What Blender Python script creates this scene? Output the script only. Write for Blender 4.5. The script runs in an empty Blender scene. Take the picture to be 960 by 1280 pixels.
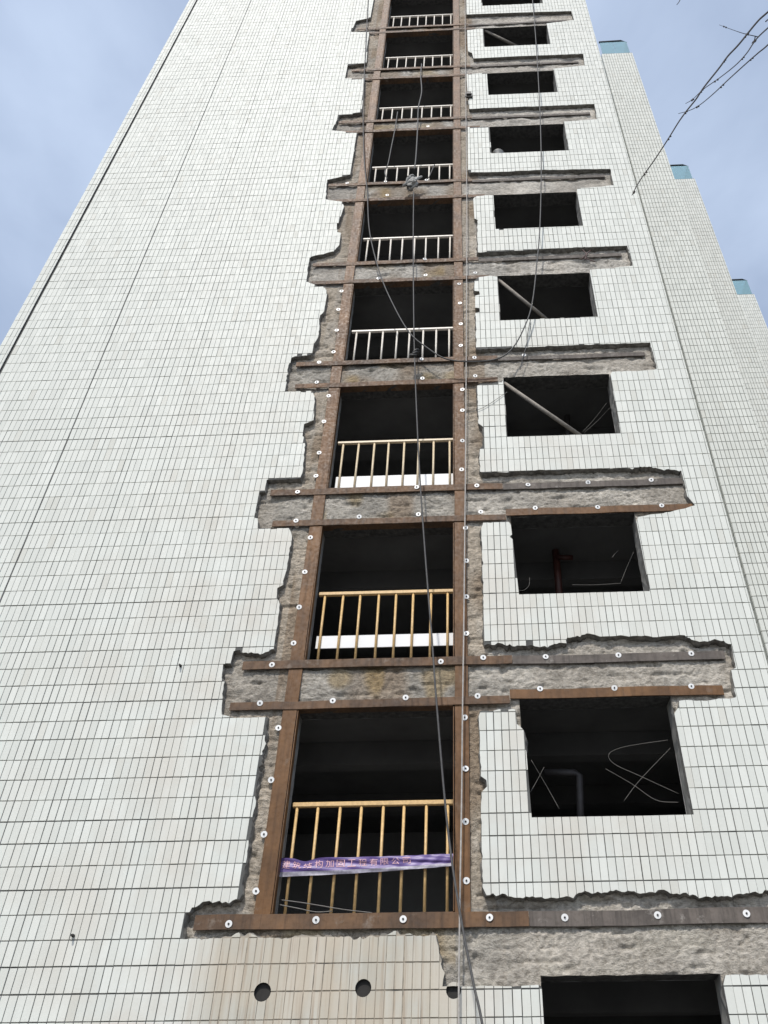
import bpy, math, random
import numpy as np
from mathutils import Vector, Matrix
from mathutils.geometry import delaunay_2d_cdt

random.seed(7); rng = np.random.default_rng(7)
scene = bpy.context.scene
col = scene.collection

# ------------------------------------------------------------------ camera
CAM = np.array([0.3806, -9.0096, 1.6079])
CROT = tuple(math.radians(a) for a in (129.9832, 0.2111, 2.2838))
FPX, PPX, PPY = 1045.0, 571.985, 643.125          # focal length and optical centre in pixels of a 960x1280 frame
cd = bpy.data.cameras.new('camera'); cam = bpy.data.objects.new('camera', cd); col.objects.link(cam)
cam.location = CAM; cam.rotation_euler = CROT
cd.sensor_fit = 'AUTO'; cd.sensor_width = 36.0; cd.lens = FPX / 1280 * 36
cd.shift_x = -(PPX - 480) / 1280; cd.shift_y = (PPY - 640) / 1280
cd.clip_start = 0.05; cd.clip_end = 3000
scene.camera = cam

# ------------------------------------------------------------------ sky and sun
SUN_EL, SUN_AZ = math.radians(51), math.radians(13)      # azimuth: to the left of the facade's normal
to_sun = Vector((-math.sin(SUN_AZ) * math.cos(SUN_EL), -math.cos(SUN_AZ) * math.cos(SUN_EL), math.sin(SUN_EL)))
world = bpy.data.worlds.new('World'); scene.world = world; world.use_nodes = True
wn, wl = world.node_tree.nodes, world.node_tree.links
wn.clear()
sky = wn.new('ShaderNodeTexSky'); sky.sky_type = 'NISHITA'; sky.sun_disc = False
sky.sun_elevation = SUN_EL; sky.sun_rotation = math.atan2(to_sun.x, to_sun.y)
sky.air_density = 1.0; sky.dust_density = 2.2; sky.ozone_density = 1.6
tc = wn.new('ShaderNodeTexCoord')
mp = wn.new('ShaderNodeMapping'); mp.inputs['Scale'].default_value = (1.0, 1.0, 2.2)
nz = wn.new('ShaderNodeTexNoise'); nz.inputs['Scale'].default_value = 1.7; nz.inputs['Detail'].default_value = 6.0
nz.inputs['Roughness'].default_value = 0.5; nz.inputs['Distortion'].default_value = 0.4
rp = wn.new('ShaderNodeValToRGB'); rp.color_ramp.elements[0].position = 0.36; rp.color_ramp.elements[1].position = 0.72
rp.color_ramp.elements[0].color = (0.20, 0.20, 0.20, 1); rp.color_ramp.elements[1].color = (0.80, 0.80, 0.80, 1)
mx = wn.new('ShaderNodeMix'); mx.data_type = 'RGBA'
mx.inputs['B'].default_value = (4.9, 5.75, 7.15, 1)          # thin milky cloud
bg = wn.new('ShaderNodeBackground'); bg.inputs['Strength'].default_value = 0.15
wo = wn.new('ShaderNodeOutputWorld')
wl.new(tc.outputs['Generated'], mp.inputs['Vector']); wl.new(mp.outputs['Vector'], nz.inputs['Vector'])
wl.new(nz.outputs['Fac'], rp.inputs['Fac']); wl.new(rp.outputs['Color'], mx.inputs['Factor'])
wl.new(sky.outputs['Color'], mx.inputs['A']); wl.new(mx.outputs['Result'], bg.inputs['Color'])
wl.new(bg.outputs['Background'], wo.inputs['Surface'])
sd = bpy.data.lights.new('sun', 'SUN'); sd.energy = 2.7; sd.angle = math.radians(2.0); sd.color = (1.0, 0.955, 0.89)
sun = bpy.data.objects.new('sun', sd); col.objects.link(sun); sun.location = (-10, -20, 40)
sun.rotation_euler = to_sun.to_track_quat('Z', 'Y').to_euler()
scene.view_settings.view_transform = 'Standard'; scene.view_settings.look = 'None'
scene.view_settings.gamma = 1.0; scene.view_settings.use_curve_mapping = False
scene.view_settings.exposure = 0.10
scene.cycles.use_denoising = True

# ------------------------------------------------------------------ helpers
def rotm(rx, ry, rz):
    c, s = math.cos, math.sin
    X = np.array([[1,0,0],[0,c(rx),-s(rx)],[0,s(rx),c(rx)]]); Y = np.array([[c(ry),0,s(ry)],[0,1,0],[-s(ry),0,c(ry)]])
    Z = np.array([[c(rz),-s(rz),0],[s(rz),c(rz),0],[0,0,1]]); return Z @ Y @ X
RC = rotm(*CROT)
def at(u, v, y=0.0):                       # point of the plane Y = y seen at pixel (u, v) of the photograph
    d = RC @ np.array([(u - PPX) / FPX, -(v - PPY) / FPX, -1.0]); t = (y - CAM[1]) / d[1]
    return np.array([CAM[0] + t * d[0], y, CAM[2] + t * d[2]])
def xz(u, v, y=0.0):
    p = at(u, v, y); return (p[0], p[2])
def proj(P):
    q = (np.asarray(P, float) - CAM) @ RC
    return np.stack([PPX + FPX * q[:, 0] / -q[:, 2], PPY - FPX * q[:, 1] / -q[:, 2]], 1)

def empty(name, loc, label=None, cat=None, group=None):
    o = bpy.data.objects.new(name, None); col.objects.link(o); o.location = loc; o.empty_display_size = 0.2
    tag(o, label, cat, group); return o
def tag(o, label=None, cat=None, group=None, kind=None):
    if label: o['label'] = label
    if cat: o['category'] = cat
    if group: o['group'] = group
    if kind: o['kind'] = kind
    return o
def link(o, parent=None):
    col.objects.link(o)
    if parent is not None:
        o.parent = parent
        w = Vector(parent.location); q = parent.parent
        while q is not None: w = w  ; q = q.parent
        o.matrix_parent_inverse = Matrix.Translation(parent.get('_w', None) and Vector(parent['_w']) * -1 or -w)
    return o
def mesh_from(name, V, F, mats, smooth=False, mi=None, attrs=None):
    me = bpy.data.meshes.new(name)
    V = np.asarray(V, dtype=np.float32)
    me.from_pydata(V.tolist() if len(V) < 20000 else V, [], F)
    for m in (mats if isinstance(mats, (list, tuple)) else [mats]): me.materials.append(m)
    if mi is not None: me.polygons.foreach_set('material_index', np.asarray(mi, dtype=np.int32))
    if smooth: me.polygons.foreach_set('use_smooth', np.ones(len(me.polygons), dtype=bool))
    if attrs:
        for k, a in attrs.items():
            at_ = me.color_attributes.new(k, 'FLOAT_COLOR', 'POINT')
            a4 = np.ones((len(V), 4), dtype=np.float32); a4[:, :3] = a; at_.data.foreach_set('color', a4.ravel())
    me.update(); return me
def build(name, V, F, mats, parent=None, smooth=False, mi=None, attrs=None):
    """one mesh object; world-space vertices are moved so that the origin lies at the base of the piece"""
    V = np.asarray(V, dtype=np.float64)
    lo, hi = V.min(0), V.max(0); base = np.array([(lo[0]+hi[0])/2, (lo[1]+hi[1])/2, lo[2]])
    me = mesh_from(name, V - base, F, mats, smooth, mi, attrs)
    o = bpy.data.objects.new(name, me); o.location = base
    o['_w'] = [float(a) for a in base]
    link(o, parent); return o
def add_inst(name, me, loc, parent, rot=(0,0,0)):
    o = bpy.data.objects.new(name, me); o.location = loc; o.rotation_euler = rot
    o['_w'] = [float(a) for a in loc]; link(o, parent); return o

class MB:
    def __init__(s): s.V = []; s.F = []; s.M = []
    def add(s, V, F, m=0):
        n = len(s.V); s.V += [tuple(map(float, v)) for v in V]; s.F += [tuple(i + n for i in f) for f in F]; s.M += [m] * len(F); return s
    def box(s, x0, x1, y0, y1, z0, z1, m=0, bev=0.0):
        if bev <= 0:
            V = [(x,y,z) for z in (z0,z1) for y in (y0,y1) for x in (x0,x1)]
            F = [(0,2,3,1),(4,5,7,6),(0,1,5,4),(2,6,7,3),(0,4,6,2),(1,3,7,5)]
            return s.add(V, F, m)
        b = bev; V = []
        for z in (z0, z1):
            zz = z + b if z == z0 else z - b
            for y in (y0, y1):
                yy = y + b if y == y0 else y - b
                for x in (x0, x1):
                    xx = x + b if x == x0 else x - b
                    V += [(x, yy, zz), (xx, y, zz), (xx, yy, z)]
        I = lambda i, a: i * 3 + a
        F = [(I(0,0),I(4,0),I(6,0),I(2,0)), (I(1,0),I(3,0),I(7,0),I(5,0)), (I(0,1),I(1,1),I(5,1),I(4,1)), (I(2,1),I(6,1),I(7,1),I(3,1)),
             (I(0,2),I(2,2),I(3,2),I(1,2)), (I(4,2),I(5,2),I(7,2),I(6,2))]
        for (i, j, a) in ((0,1,0),(2,3,0),(4,5,0),(6,7,0),(0,2,1),(1,3,1),(4,6,1),(5,7,1),(0,4,2),(1,5,2),(2,6,2),(3,7,2)):
            p, q = [c for c in (0,1,2) if c != a]
            F.append((I(i,p),I(j,p),I(j,q),I(i,q)))
        for i in range(8): F.append((I(i,0),I(i,1),I(i,2)))
        return s.add(V, F, m)
    def tube(s, pts, r, n=8, m=0, caps=True):
        pts = [Vector(p) for p in pts]; R = r if isinstance(r, (list, tuple, np.ndarray)) else [r] * len(pts)
        V = []; F = []; up = None
        for i, p in enumerate(pts):
            t = (pts[min(i+1, len(pts)-1)] - pts[max(i-1, 0)]).normalized()
            if up is None: up = t.orthogonal().normalized()
            up = (up - t * up.dot(t)).normalized(); w = t.cross(up)
            for k in range(n):
                a = 2 * math.pi * k / n; V.append(p + (up * math.cos(a) + w * math.sin(a)) * R[i])
        for i in range(len(pts) - 1):
            for k in range(n):
                F.append((i*n+k, i*n+(k+1)%n, (i+1)*n+(k+1)%n, (i+1)*n+k))
        if caps: F.append(tuple(range(n))[::-1]); F.append(tuple((len(pts)-1)*n + k for k in range(n)))
        return s.add(V, F, m)
    def plate(s, x0, x1, y0, y1, z0, z1, axis, wob=0.003, step=0.22, m=0):     # long plate, slightly bent and dented along its length
        a, b = (x0, x1) if axis == 'x' else (z0, z1); n = max(2, int((b - a) / step)); V = []; F = []; w = [0, 0]
        for i in range(n + 1):
            t = a + (b - a) * i / n; w = [0.7*w[0] + random.gauss(0, wob), 0.7*w[1] + random.gauss(0, wob*0.5)]
            e = [random.gauss(0, wob*0.35) for _ in range(2)]; c = 0.002
            if axis == 'x': sec = [(t, y1, z0+w[0]+e[0]), (t, y0+c+w[1], z0+w[0]+e[0]), (t, y0+w[1], z0+w[0]+e[0]+c), (t, y0+w[1], z1+w[0]+e[1]-c), (t, y0+c+w[1], z1+w[0]+e[1]), (t, y1, z1+w[0]+e[1])]
            else: sec = [(x1+w[0]+e[1], y1, t), (x1+w[0]+e[1], y0+c+w[1], t), (x1+w[0]+e[1]-c, y0+w[1], t), (x0+w[0]+e[0]+c, y0+w[1], t), (x0+w[0]+e[0], y0+c+w[1], t), (x0+w[0]+e[0], y1, t)]
            V += sec
        for i in range(n):
            for k in range(6): F.append((i*6+k, i*6+(k+1)%6, (i+1)*6+(k+1)%6, (i+1)*6+k))
        F.append(tuple(range(6))[::-1]); F.append(tuple(n*6+k for k in range(6)))
        return s.add(V, F, m)
    def quad(s, a, b, c, d, m=0): return s.add([a, b, c, d], [(0,1,2,3)], m)
    def build(s, name, mats, parent=None, smooth=False): return build(name, s.V, s.F, mats, parent, smooth, s.M)
def crom(pts, n=8):
    P = [np.asarray(p, float) for p in pts]; P = [2*P[0]-P[1]] + P + [2*P[-1]-P[-2]]; out = []
    for i in range(1, len(P) - 2):
        for k in range(n):
            t = k / n; a, b, c, d = P[i-1], P[i], P[i+1], P[i+2]
            out.append(0.5 * ((2*b) + (c-a)*t + (2*a-5*b+4*c-d)*t*t + (3*b-a-3*c+d)*t**3))
    out.append(P[-2]); return out
def vnoise(x, y, seed=0):                 # smooth value noise on arrays, 0..1
    x = np.asarray(x, float); y = np.asarray(y, float)
    xi = np.floor(x).astype(np.int64); yi = np.floor(y).astype(np.int64); fx = x - xi; fy = y - yi
    fx = fx*fx*(3-2*fx); fy = fy*fy*(3-2*fy)
    def h(a, b):
        n = (a * 374761393 + b * 668265263 + seed * 144269504) & 0x7fffffff
        n = ((n ^ (n >> 13)) * 1274126177) & 0x7fffffff
        return ((n ^ (n >> 16)) & 0xffff) / 65535.0
    return (h(xi,yi)*(1-fx)+h(xi+1,yi)*fx)*(1-fy) + (h(xi,yi+1)*(1-fx)+h(xi+1,yi+1)*fx)*fy

# ------------------------------------------------------------------ materials
def new_mat(name):
    m = bpy.data.materials.new(name); m.use_nodes = True; nt = m.node_tree; b = nt.nodes['Principled BSDF']; return m, nt, b
def N(nt, t, **kw):
    n = nt.nodes.new(t)
    for k, v in kw.items():
        if k in n.inputs: n.inputs[k].default_value = v
        else: setattr(n, k, v)
    return n
def noise(nt, vec, scale, detail=4, rough=0.55, mapscale=None):
    if mapscale:
        mpn = N(nt, 'ShaderNodeMapping'); mpn.inputs['Scale'].default_value = mapscale; nt.links.new(vec, mpn.inputs['Vector']); vec = mpn.outputs['Vector']
    n = N(nt, 'ShaderNodeTexNoise', Scale=scale, Detail=detail, Roughness=rough); nt.links.new(vec, n.inputs['Vector']); return n.outputs['Fac']
def ramp(nt, f, a, b, ca=(0,0,0,1), cb=(1,1,1,1)):
    r = N(nt, 'ShaderNodeValToRGB'); r.color_ramp.elements[0].position = a; r.color_ramp.elements[1].position = b
    r.color_ramp.elements[0].color = ca; r.color_ramp.elements[1].color = cb; nt.links.new(f, r.inputs['Fac']); return r.outputs['Color']
def mix(nt, f, a, b, mode='MIX'):
    n = N(nt, 'ShaderNodeMix', data_type='RGBA', blend_type=mode)
    for key, v in (('Factor', f), ('A', a), ('B', b)):
        if isinstance(v, (int, float)): n.inputs[key].default_value = v
        elif isinstance(v, tuple): n.inputs[key].default_value = v
        else: nt.links.new(v, n.inputs[key])
    return n.outputs['Result']
def mth(nt, op, a, b=None, c=None, clamp=False):
    n = N(nt, 'ShaderNodeMath', operation=op, use_clamp=clamp)
    for i, v in enumerate((a, b, c)):
        if v is None: continue
        if isinstance(v, (int, float)): n.inputs[i].default_value = v
        else: nt.links.new(v, n.inputs[i])
    return n.outputs[0]
def sstep(nt, v, a, b):
    n = N(nt, 'ShaderNodeMapRange', interpolation_type='SMOOTHSTEP'); n.inputs['From Min'].default_value = a; n.inputs['From Max'].default_value = b
    nt.links.new(v, n.inputs['Value']); return n.outputs['Result']
def bump(nt, b, h, dist, strength=1.0):
    n = N(nt, 'ShaderNodeBump'); n.inputs['Strength'].default_value = strength; n.inputs['Distance'].default_value = dist
    nt.links.new(h, n.inputs['Height']); nt.links.new(n.outputs['Normal'], b.inputs['Normal'])
def pos(nt): return N(nt, 'ShaderNodeNewGeometry').outputs['Position']
def simple(name, c, rough=0.6, metal=0.0, var=0.25, scale=9.0, bmp=0.0, c2=None):
    m, nt, b = new_mat(name); p = pos(nt); f = noise(nt, p, scale)
    cc = c2 or tuple(x * (1 - var) for x in c)
    nt.links.new(mix(nt, ramp(nt, f, 0.35, 0.7), cc + (1,), c + (1,)), b.inputs['Base Color'])
    b.inputs['Roughness'].default_value = rough; b.inputs['Metallic'].default_value = metal
    if bmp: bump(nt, b, noise(nt, p, scale * 4), bmp)
    return m

def tile_mat(name, stained):
    m, nt, b = new_mat(name); p = pos(nt)
    a = N(nt, 'ShaderNodeAttribute', attribute_name='var'); oi = N(nt, 'ShaderNodeObjectInfo')
    r = mth(nt, 'FRACT', mth(nt, 'ADD', a.outputs['Fac'], oi.outputs['Random']))
    c = ramp(nt, r, 0.0, 1.0, (0.640, 0.655, 0.602, 1), (0.712, 0.724, 0.668, 1))
    odd = mth(nt, 'GREATER_THAN', mth(nt, 'FRACT', mth(nt, 'MULTIPLY', r, 53.7)), 0.972)               # a few replaced or weathered tiles
    c = mix(nt, mth(nt, 'MULTIPLY', odd, 0.40), c, (0.55, 0.535, 0.465, 1))
    rain = noise(nt, p, 2.6, 6, 0.65, (2.4, 1.0, 0.06))
    c = mix(nt, mth(nt, 'MULTIPLY', ramp(nt, rain, 0.50, 0.70), 0.15), c, (0.50, 0.495, 0.45, 1))
    big = noise(nt, p, 0.55, 5, 0.6)
    c = mix(nt, mth(nt, 'MULTIPLY', ramp(nt, big, 0.45, 0.72), 0.22), c, (0.53, 0.525, 0.475, 1))
    fine = noise(nt, p, 26.0, 3, 0.6, (1.0, 1.0, 0.25))
    c = mix(nt, mth(nt, 'MULTIPLY', ramp(nt, fine, 0.5, 0.8), 0.16), c, (0.50, 0.49, 0.46, 1))
    if stained:
        sx = N(nt, 'ShaderNodeSeparateXYZ'); nt.links.new(p, sx.inputs[0]); X, Z = sx.outputs['X'], sx.outputs['Z']
        streak = noise(nt, p, 3.2, 5, 0.6, (2.2, 1.0, 0.16)); patch = noise(nt, p, 1.1, 4, 0.6)
        # tan run-off below the lowest steel strap
        m1 = mth(nt, 'MULTIPLY', mth(nt, 'MULTIPLY', sstep(nt, X, -2.75, -2.15), sstep(nt, X, 0.45, -0.45)), sstep(nt, Z, 3.95, 3.7))
        f1 = mth(nt, 'MULTIPLY', m1, mth(nt, 'ADD', mth(nt, 'MULTIPLY', ramp(nt, streak, 0.30, 0.60), 0.45), 0.60), clamp=True)
        c = mix(nt, f1, c, mix(nt, ramp(nt, patch, 0.35, 0.62), (0.46, 0.445, 0.385, 1), (0.465, 0.405, 0.30, 1)))
        rust = noise(nt, p, 6.0, 4, 0.65, (3.0, 1.0, 0.10))
        c = mix(nt, mth(nt, 'MULTIPLY', m1, mth(nt, 'MULTIPLY', ramp(nt, rust, 0.52, 0.66), 0.6)), c, (0.26, 0.165, 0.09, 1))
        # faint beige wash beside the opened strips
        m2 = mth(nt, 'MULTIPLY', mth(nt, 'MULTIPLY', sstep(nt, X, -6.5, -2.4), sstep(nt, X, 3.2, 1.2)), sstep(nt, Z, 20.0, 4.0))
        c = mix(nt, mth(nt, 'MULTIPLY', m2, mth(nt, 'MULTIPLY', ramp(nt, patch, 0.40, 0.64), 0.50)), c, (0.575, 0.515, 0.435, 1))
    nt.links.new(c, b.inputs['Base Color'])
    nt.links.new(ramp(nt, fine, 0.3, 0.8, (0.48,)*3+(1,), (0.68,)*3+(1,)), b.inputs['Roughness'])
    b.inputs['Specular IOR Level'].default_value = 0.25
    bump(nt, b, noise(nt, p, 30.0, 3, 0.5), 0.0012)
    return m
M_tile = tile_mat('white_glazed_tile', True); M_tile2 = tile_mat('white_glazed_tile_plain', False)
M_grout, nt, b = new_mat('grout'); p = pos(nt); f = noise(nt, p, 2.5)
c = mix(nt, ramp(nt, f, 0.35, 0.7), (0.065, 0.066, 0.062, 1), (0.135, 0.136, 0.128, 1))
sx = N(nt, 'ShaderNodeSeparateXYZ'); nt.links.new(p, sx.inputs[0]); X, Z = sx.outputs['X'], sx.outputs['Z']
st = mth(nt, 'MULTIPLY', mth(nt, 'MULTIPLY', sstep(nt, X, -2.75, -2.15), sstep(nt, X, 0.45, -0.45)), sstep(nt, Z, 3.95, 3.7))
f2 = noise(nt, p, 5.0, 4, 0.6)
c = mix(nt, mth(nt, 'MULTIPLY', st, ramp(nt, f2, 0.26, 0.52)), c, (0.40, 0.35, 0.28, 1))          # the run-off has filled these joints
nt.links.new(c, b.inputs['Base Color']); b.inputs['Roughness'].default_value = 0.9; bump(nt, b, noise(nt, p, 10.0), 0.002)
M_mortar = simple('broken_mortar', (0.27, 0.255, 0.225), 0.95, var=0.55, scale=14, bmp=0.006)
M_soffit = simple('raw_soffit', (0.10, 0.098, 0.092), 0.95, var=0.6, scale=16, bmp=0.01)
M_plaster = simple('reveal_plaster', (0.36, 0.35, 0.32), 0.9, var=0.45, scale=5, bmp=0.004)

m, nt, b = new_mat('chiselled_concrete'); M_conc = m; p = pos(nt)
a = N(nt, 'ShaderNodeAttribute', attribute_name='tint')
f = noise(nt, p, 22.0, 6, 0.7, (0.7, 1, 1.3)); g = noise(nt, p, 75.0, 4, 0.6)
c = mix(nt, ramp(nt, f, 0.34, 0.64), (0.52, 0.51, 0.49, 1), (1.22, 1.22, 1.22, 1))
c = mix(nt, 1.0, a.outputs['Color'], c, 'MULTIPLY')
vor = N(nt, 'ShaderNodeTexVoronoi', Scale=28.0); nt.links.new(p, vor.inputs['Vector'])
c = mix(nt, mth(nt, 'MULTIPLY', ramp(nt, vor.outputs['Distance'], 0.02, 0.22, (1,1,1,1), (0,0,0,1)), 0.30), c, (0.55, 0.53, 0.49, 1))
nt.links.new(c, b.inputs['Base Color']); b.inputs['Roughness'].default_value = 0.95
bump(nt, b, mth(nt, 'ADD', f, mth(nt, 'MULTIPLY', g, 0.6)), 0.026)

def steel_mat(name, c1, c2, rough, worn=(0.36, 0.31, 0.27)):
    m, nt, b = new_mat(name); p = pos(nt)
    f = noise(nt, p, 2.2, 6, 0.65); sk = noise(nt, p, 14.0, 5, 0.65, (1.6, 1, 0.07)); g = noise(nt, p, 22.0, 5, 0.6); s = noise(nt, p, 5.0, 6, 0.7)
    c = mix(nt, ramp(nt, f, 0.33, 0.68), c1 + (1,), c2 + (1,))
    c = mix(nt, mth(nt, 'MULTIPLY', ramp(nt, g, 0.5, 0.75), 0.3), c, tuple(x * 0.45 for x in c1) + (1,))
    c = mix(nt, mth(nt, 'MULTIPLY', ramp(nt, sk, 0.48, 0.68), 0.55), c, tuple(x * 0.5 for x in c1) + (1,))
    c = mix(nt, mth(nt, 'MULTIPLY', ramp(nt, s, 0.58, 0.68), 0.6), c, worn + (1,))
    nt.links.new(c, b.inputs['Base Color']); nt.links.new(ramp(nt, g, 0.3, 0.7, (rough - 0.1,)*3 + (1,), (rough + 0.2,)*3 + (1,)), b.inputs['Roughness'])
    b.inputs['Metallic'].default_value = 0.0; b.inputs['Specular IOR Level'].default_value = 0.3
    bump(nt, b, s, 0.003, 0.5); return m
M_steel = steel_mat('primed_brown_steel', (0.105, 0.052, 0.021), (0.205, 0.102, 0.039), 0.52, (0.19, 0.132, 0.088))
M_wsteel = steel_mat('weathered_brown_steel', (0.080, 0.052, 0.035), (0.190, 0.105, 0.052), 0.58, (0.24, 0.195, 0.155))
M_gsteel = steel_mat('dirty_grey_steel', (0.095, 0.082, 0.072), (0.17, 0.145, 0.125), 0.66, (0.36, 0.335, 0.30))
M_washer = simple('white_washer', (0.82, 0.82, 0.80), 0.4, var=0.1)
M_nut = simple('dark_nut', (0.05, 0.048, 0.045), 0.5, 0.3)
M_rail_tan = simple('ochre_painted_rail', (0.75, 0.50, 0.22), 0.45, var=0.25, scale=30)
M_rail_cream = simple('cream_painted_rail', (0.74, 0.60, 0.40), 0.45, var=0.15, scale=30)
M_rail_white = simple('white_painted_rail', (0.82, 0.76, 0.67), 0.45, var=0.1, scale=30)
M_board = simple('white_board', (0.82, 0.82, 0.81), 0.5, var=0.05, scale=3)
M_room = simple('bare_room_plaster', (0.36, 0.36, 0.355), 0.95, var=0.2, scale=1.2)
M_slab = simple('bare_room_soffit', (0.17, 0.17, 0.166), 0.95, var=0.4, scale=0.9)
M_cable = simple('grey_cable', (0.075, 0.073, 0.07), 0.6, var=0.3, scale=20)
M_cord = simple('pale_cord', (0.50, 0.47, 0.43), 0.7, var=0.3, scale=20)
M_wire = simple('pale_wire', (0.20, 0.19, 0.17), 0.6, var=0.3, scale=20)
M_pipe = simple('red_oxide_pipe', (0.10, 0.035, 0.028), 0.5, var=0.4, scale=8)
M_dpipe = simple('dark_pipe', (0.06, 0.055, 0.055), 0.6, var=0.3, scale=8)
M_wood = simple('grey_timber', (0.36, 0.325, 0.28), 0.85, var=0.35, scale=12)
M_hole = simple('dark_sleeve', (0.035, 0.033, 0.03), 0.9)  # one near-black colour for the sleeve wall and its flat plug
M_bark = simple('dark_bark', (0.045, 0.038, 0.033), 0.9, var=0.4, scale=18, bmp=0.003)
M_rope = simple('rope_knot', (0.52, 0.51, 0.48), 0.85, var=0.5, scale=40)
M_bucket = simple('grey_bucket_plastic', (0.30, 0.30, 0.29), 0.5)
m, nt, b = new_mat('teal_glass'); M_teal = m
b.inputs['Base Color'].default_value = (0.34, 0.54, 0.60, 1); b.inputs['Roughness'].default_value = 0.12; b.inputs['Transmission Weight'].default_value = 0.45; b.inputs['IOR'].default_value = 1.3
M_darkrail = simple('dark_rail', (0.03, 0.045, 0.05), 0.4)
m, nt, b = new_mat('ground_concrete'); M_ground = m; p = pos(nt)
f = noise(nt, p, 0.6, 6, 0.6); c = mix(nt, ramp(nt, f, 0.3, 0.7), (0.10, 0.098, 0.093, 1), (0.165, 0.16, 0.15, 1))
br = N(nt, 'ShaderNodeTexBrick'); br.offset = 0.5; br.inputs['Scale'].default_value = 1.0; br.inputs['Mortar Size'].default_value = 0.012
br.inputs['Brick Width'].default_value = 1.0; br.inputs['Row Height'].default_value = 0.5
br.inputs['Color1'].default_value = (1,1,1,1); br.inputs['Color2'].default_value = (0.88,0.88,0.88,1); br.inputs['Mortar'].default_value = (0.5,0.5,0.5,1)
nt.links.new(p, br.inputs['Vector']); c = mix(nt, 1.0, c, br.outputs['Color'], 'MULTIPLY')
nt.links.new(c, b.inputs['Base Color']); b.inputs['Roughness'].default_value = 0.9; bump(nt, b, f, 0.02)

# ------------------------------------------------------------------ ground
g = MB(); g.quad((-700,-900,0),(700,-900,0),(700,700,0),(-700,700,0))
tag(g.build('ground', M_ground), kind='structure')

# ------------------------------------------------------------------ measures of the facade (X along it, Z up, tile faces at Y = 0)
XL, XR = -7.74, 3.775                       # expansion joint on the left, corner on the right
XEDGE = -7.965                              # outer left edge
ZROOF = 33.2
PX, PZ = 0.0867, 0.2393                     # tile pitch
X0, Z0 = 0.284, 4.222                       # one joint crossing
OL, OR_ = -1.88, 0.0                        # balcony openings
ZB = [3.96, 6.905, 9.773, 12.654, 15.575, 18.525, 21.415, 24.285, 27.02, 29.95]     # sill of opening k = top of beam k
ZT = [6.254, 9.08, 12.005, 14.89, 17.78, 20.82, 23.65, 26.62, 29.45]                # head of opening k = foot of beam k+1
NF = 9
Y_BED, Y_CON, Y_IN = 0.008, 0.085, 0.34     # grout plane, bare concrete, inner face of the wall
DEEP = 5.0

# windows, traced: outer left x at head and sill, etc. (pixels of the photograph)
WPX = {0: dict(tl=(645,870), tr=(841,868), bl=(662,1020), br=(866,1020)),
       1: dict(tl=(637,643), tr=(795,637), bl=(645,742), br=(811,740)),
       2: dict(tl=(630,469), tr=(764,464), bl=(633,546), br=(773.4,542)),
       3: dict(tl=(622,344), tr=(737,336), bl=(625.5,400.7), br=(747,395)),
       4: dict(tl=(616,243), tr=(721,235), bl=(620,286.5), br=(728,282)),
       5: dict(tl=(612,156), tr=(704,152), bl=(614,192.5), br=(711.5,187)),
       6: dict(tl=(608,89), tr=(691,85.7), bl=(611,120), br=(698,113.7)),
       7: dict(tl=(604,33), tr=(683,29), bl=(606,58.7), br=(688.6,55))}
WIN = {}
for k, d in WPX.items():
    q = {n: xz(*d[n]) for n in d}
    WIN[k] = [(q['tl'][0]+q['bl'][0])/2, (q['tr'][0]+q['br'][0])/2, (q['bl'][1]+q['br'][1])/2, (q['tl'][1]+q['tr'][1])/2]
w0 = WIN[0]; t_ = xz(790, 1217); WIN[-1] = [xz(678,1250)[0], xz(908,1250)[0], w0[2]-2.92, t_[1]]
w7 = WIN[7]; WIN[8] = [w7[0], w7[1], w7[2]+2.90, w7[3]+2.86]

# ---- outline of the opened (chiselled) area: one closed loop; every entry (u, v, roughness of the edge that follows)
BR, MD, ST = 0.016, 0.008, 0.002
right = []                                  # from the bottom upwards
def R_(k, *pts):
    for p_ in pts: right.append(p_)
def W(k, amp=ST):                           # window as a bay in the outline: left side down, sill, right side up
    x0, x1, zs, zt = WIN[k]; zl = zt - 0.10
    return [('w', x0, zl, amp), ('w', x0 + 0.004, zs, amp), ('w', x1, zs, amp), ('w', x1, zl, amp)]
right += [(553,1233,MD),(600,1232,ST),(640,1233,ST),(674,1231,MD)] + W(-1) + [(907,1219,MD),(960,1218,BR),(985,1217,BR),(988,1190,BR),(982,1150,BR),(986,1113,BR)]
right += [(960,1113,BR),(925,1117,BR),(890,1122,BR),(850,1118,BR),(830,1112,BR),(800,1117,BR),(770,1112,BR),(740,1117,BR),(700,1122,BR),(650,1122,BR),(620,1120,BR),(608,1119,MD),
          (603,1108,MD),(602,1040,MD),(601,1010,MD),(602,990,MD),(609,983,MD),(608,975,MD),(601,970,MD),(600,930,MD),(598,897,MD),(601,888,MD),(641,886,ST)] + W(0)[0:0]
x0,x1,zs,zt = WIN[0]
right += [(644.4,887,ST),(646,905,MD),(651,909,MD),(655,913,MD),(658,940,ST),('w',x0+0.06,zs,ST),('w',x1,zs,ST),(843,892,MD),(849,882,MD),(849,876,MD),(856,875,MD),(882.5,876,MD),(899,873,MD),(920,871.6,MD),(920,869,MD),(914,837,MD),(920,835,MD),(914,805,BR)]
right += [(905,801,BR),(890,800,BR),(871,801,BR),(856,794,MD),(837.5,794.7,MD),(750,795.6,MD),(737.5,792,BR),(725,796,BR),(709,797,BR),(708,804,BR),(678,808,BR),(656,807,BR),(634,807,BR),(606,806,MD),
          (605,800,MD),(604,740,MD),(603,700,MD),(601.5,660,MD),(604,653,MD),(636,652,ST)]
x0,x1,zs,zt = WIN[1]
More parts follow.
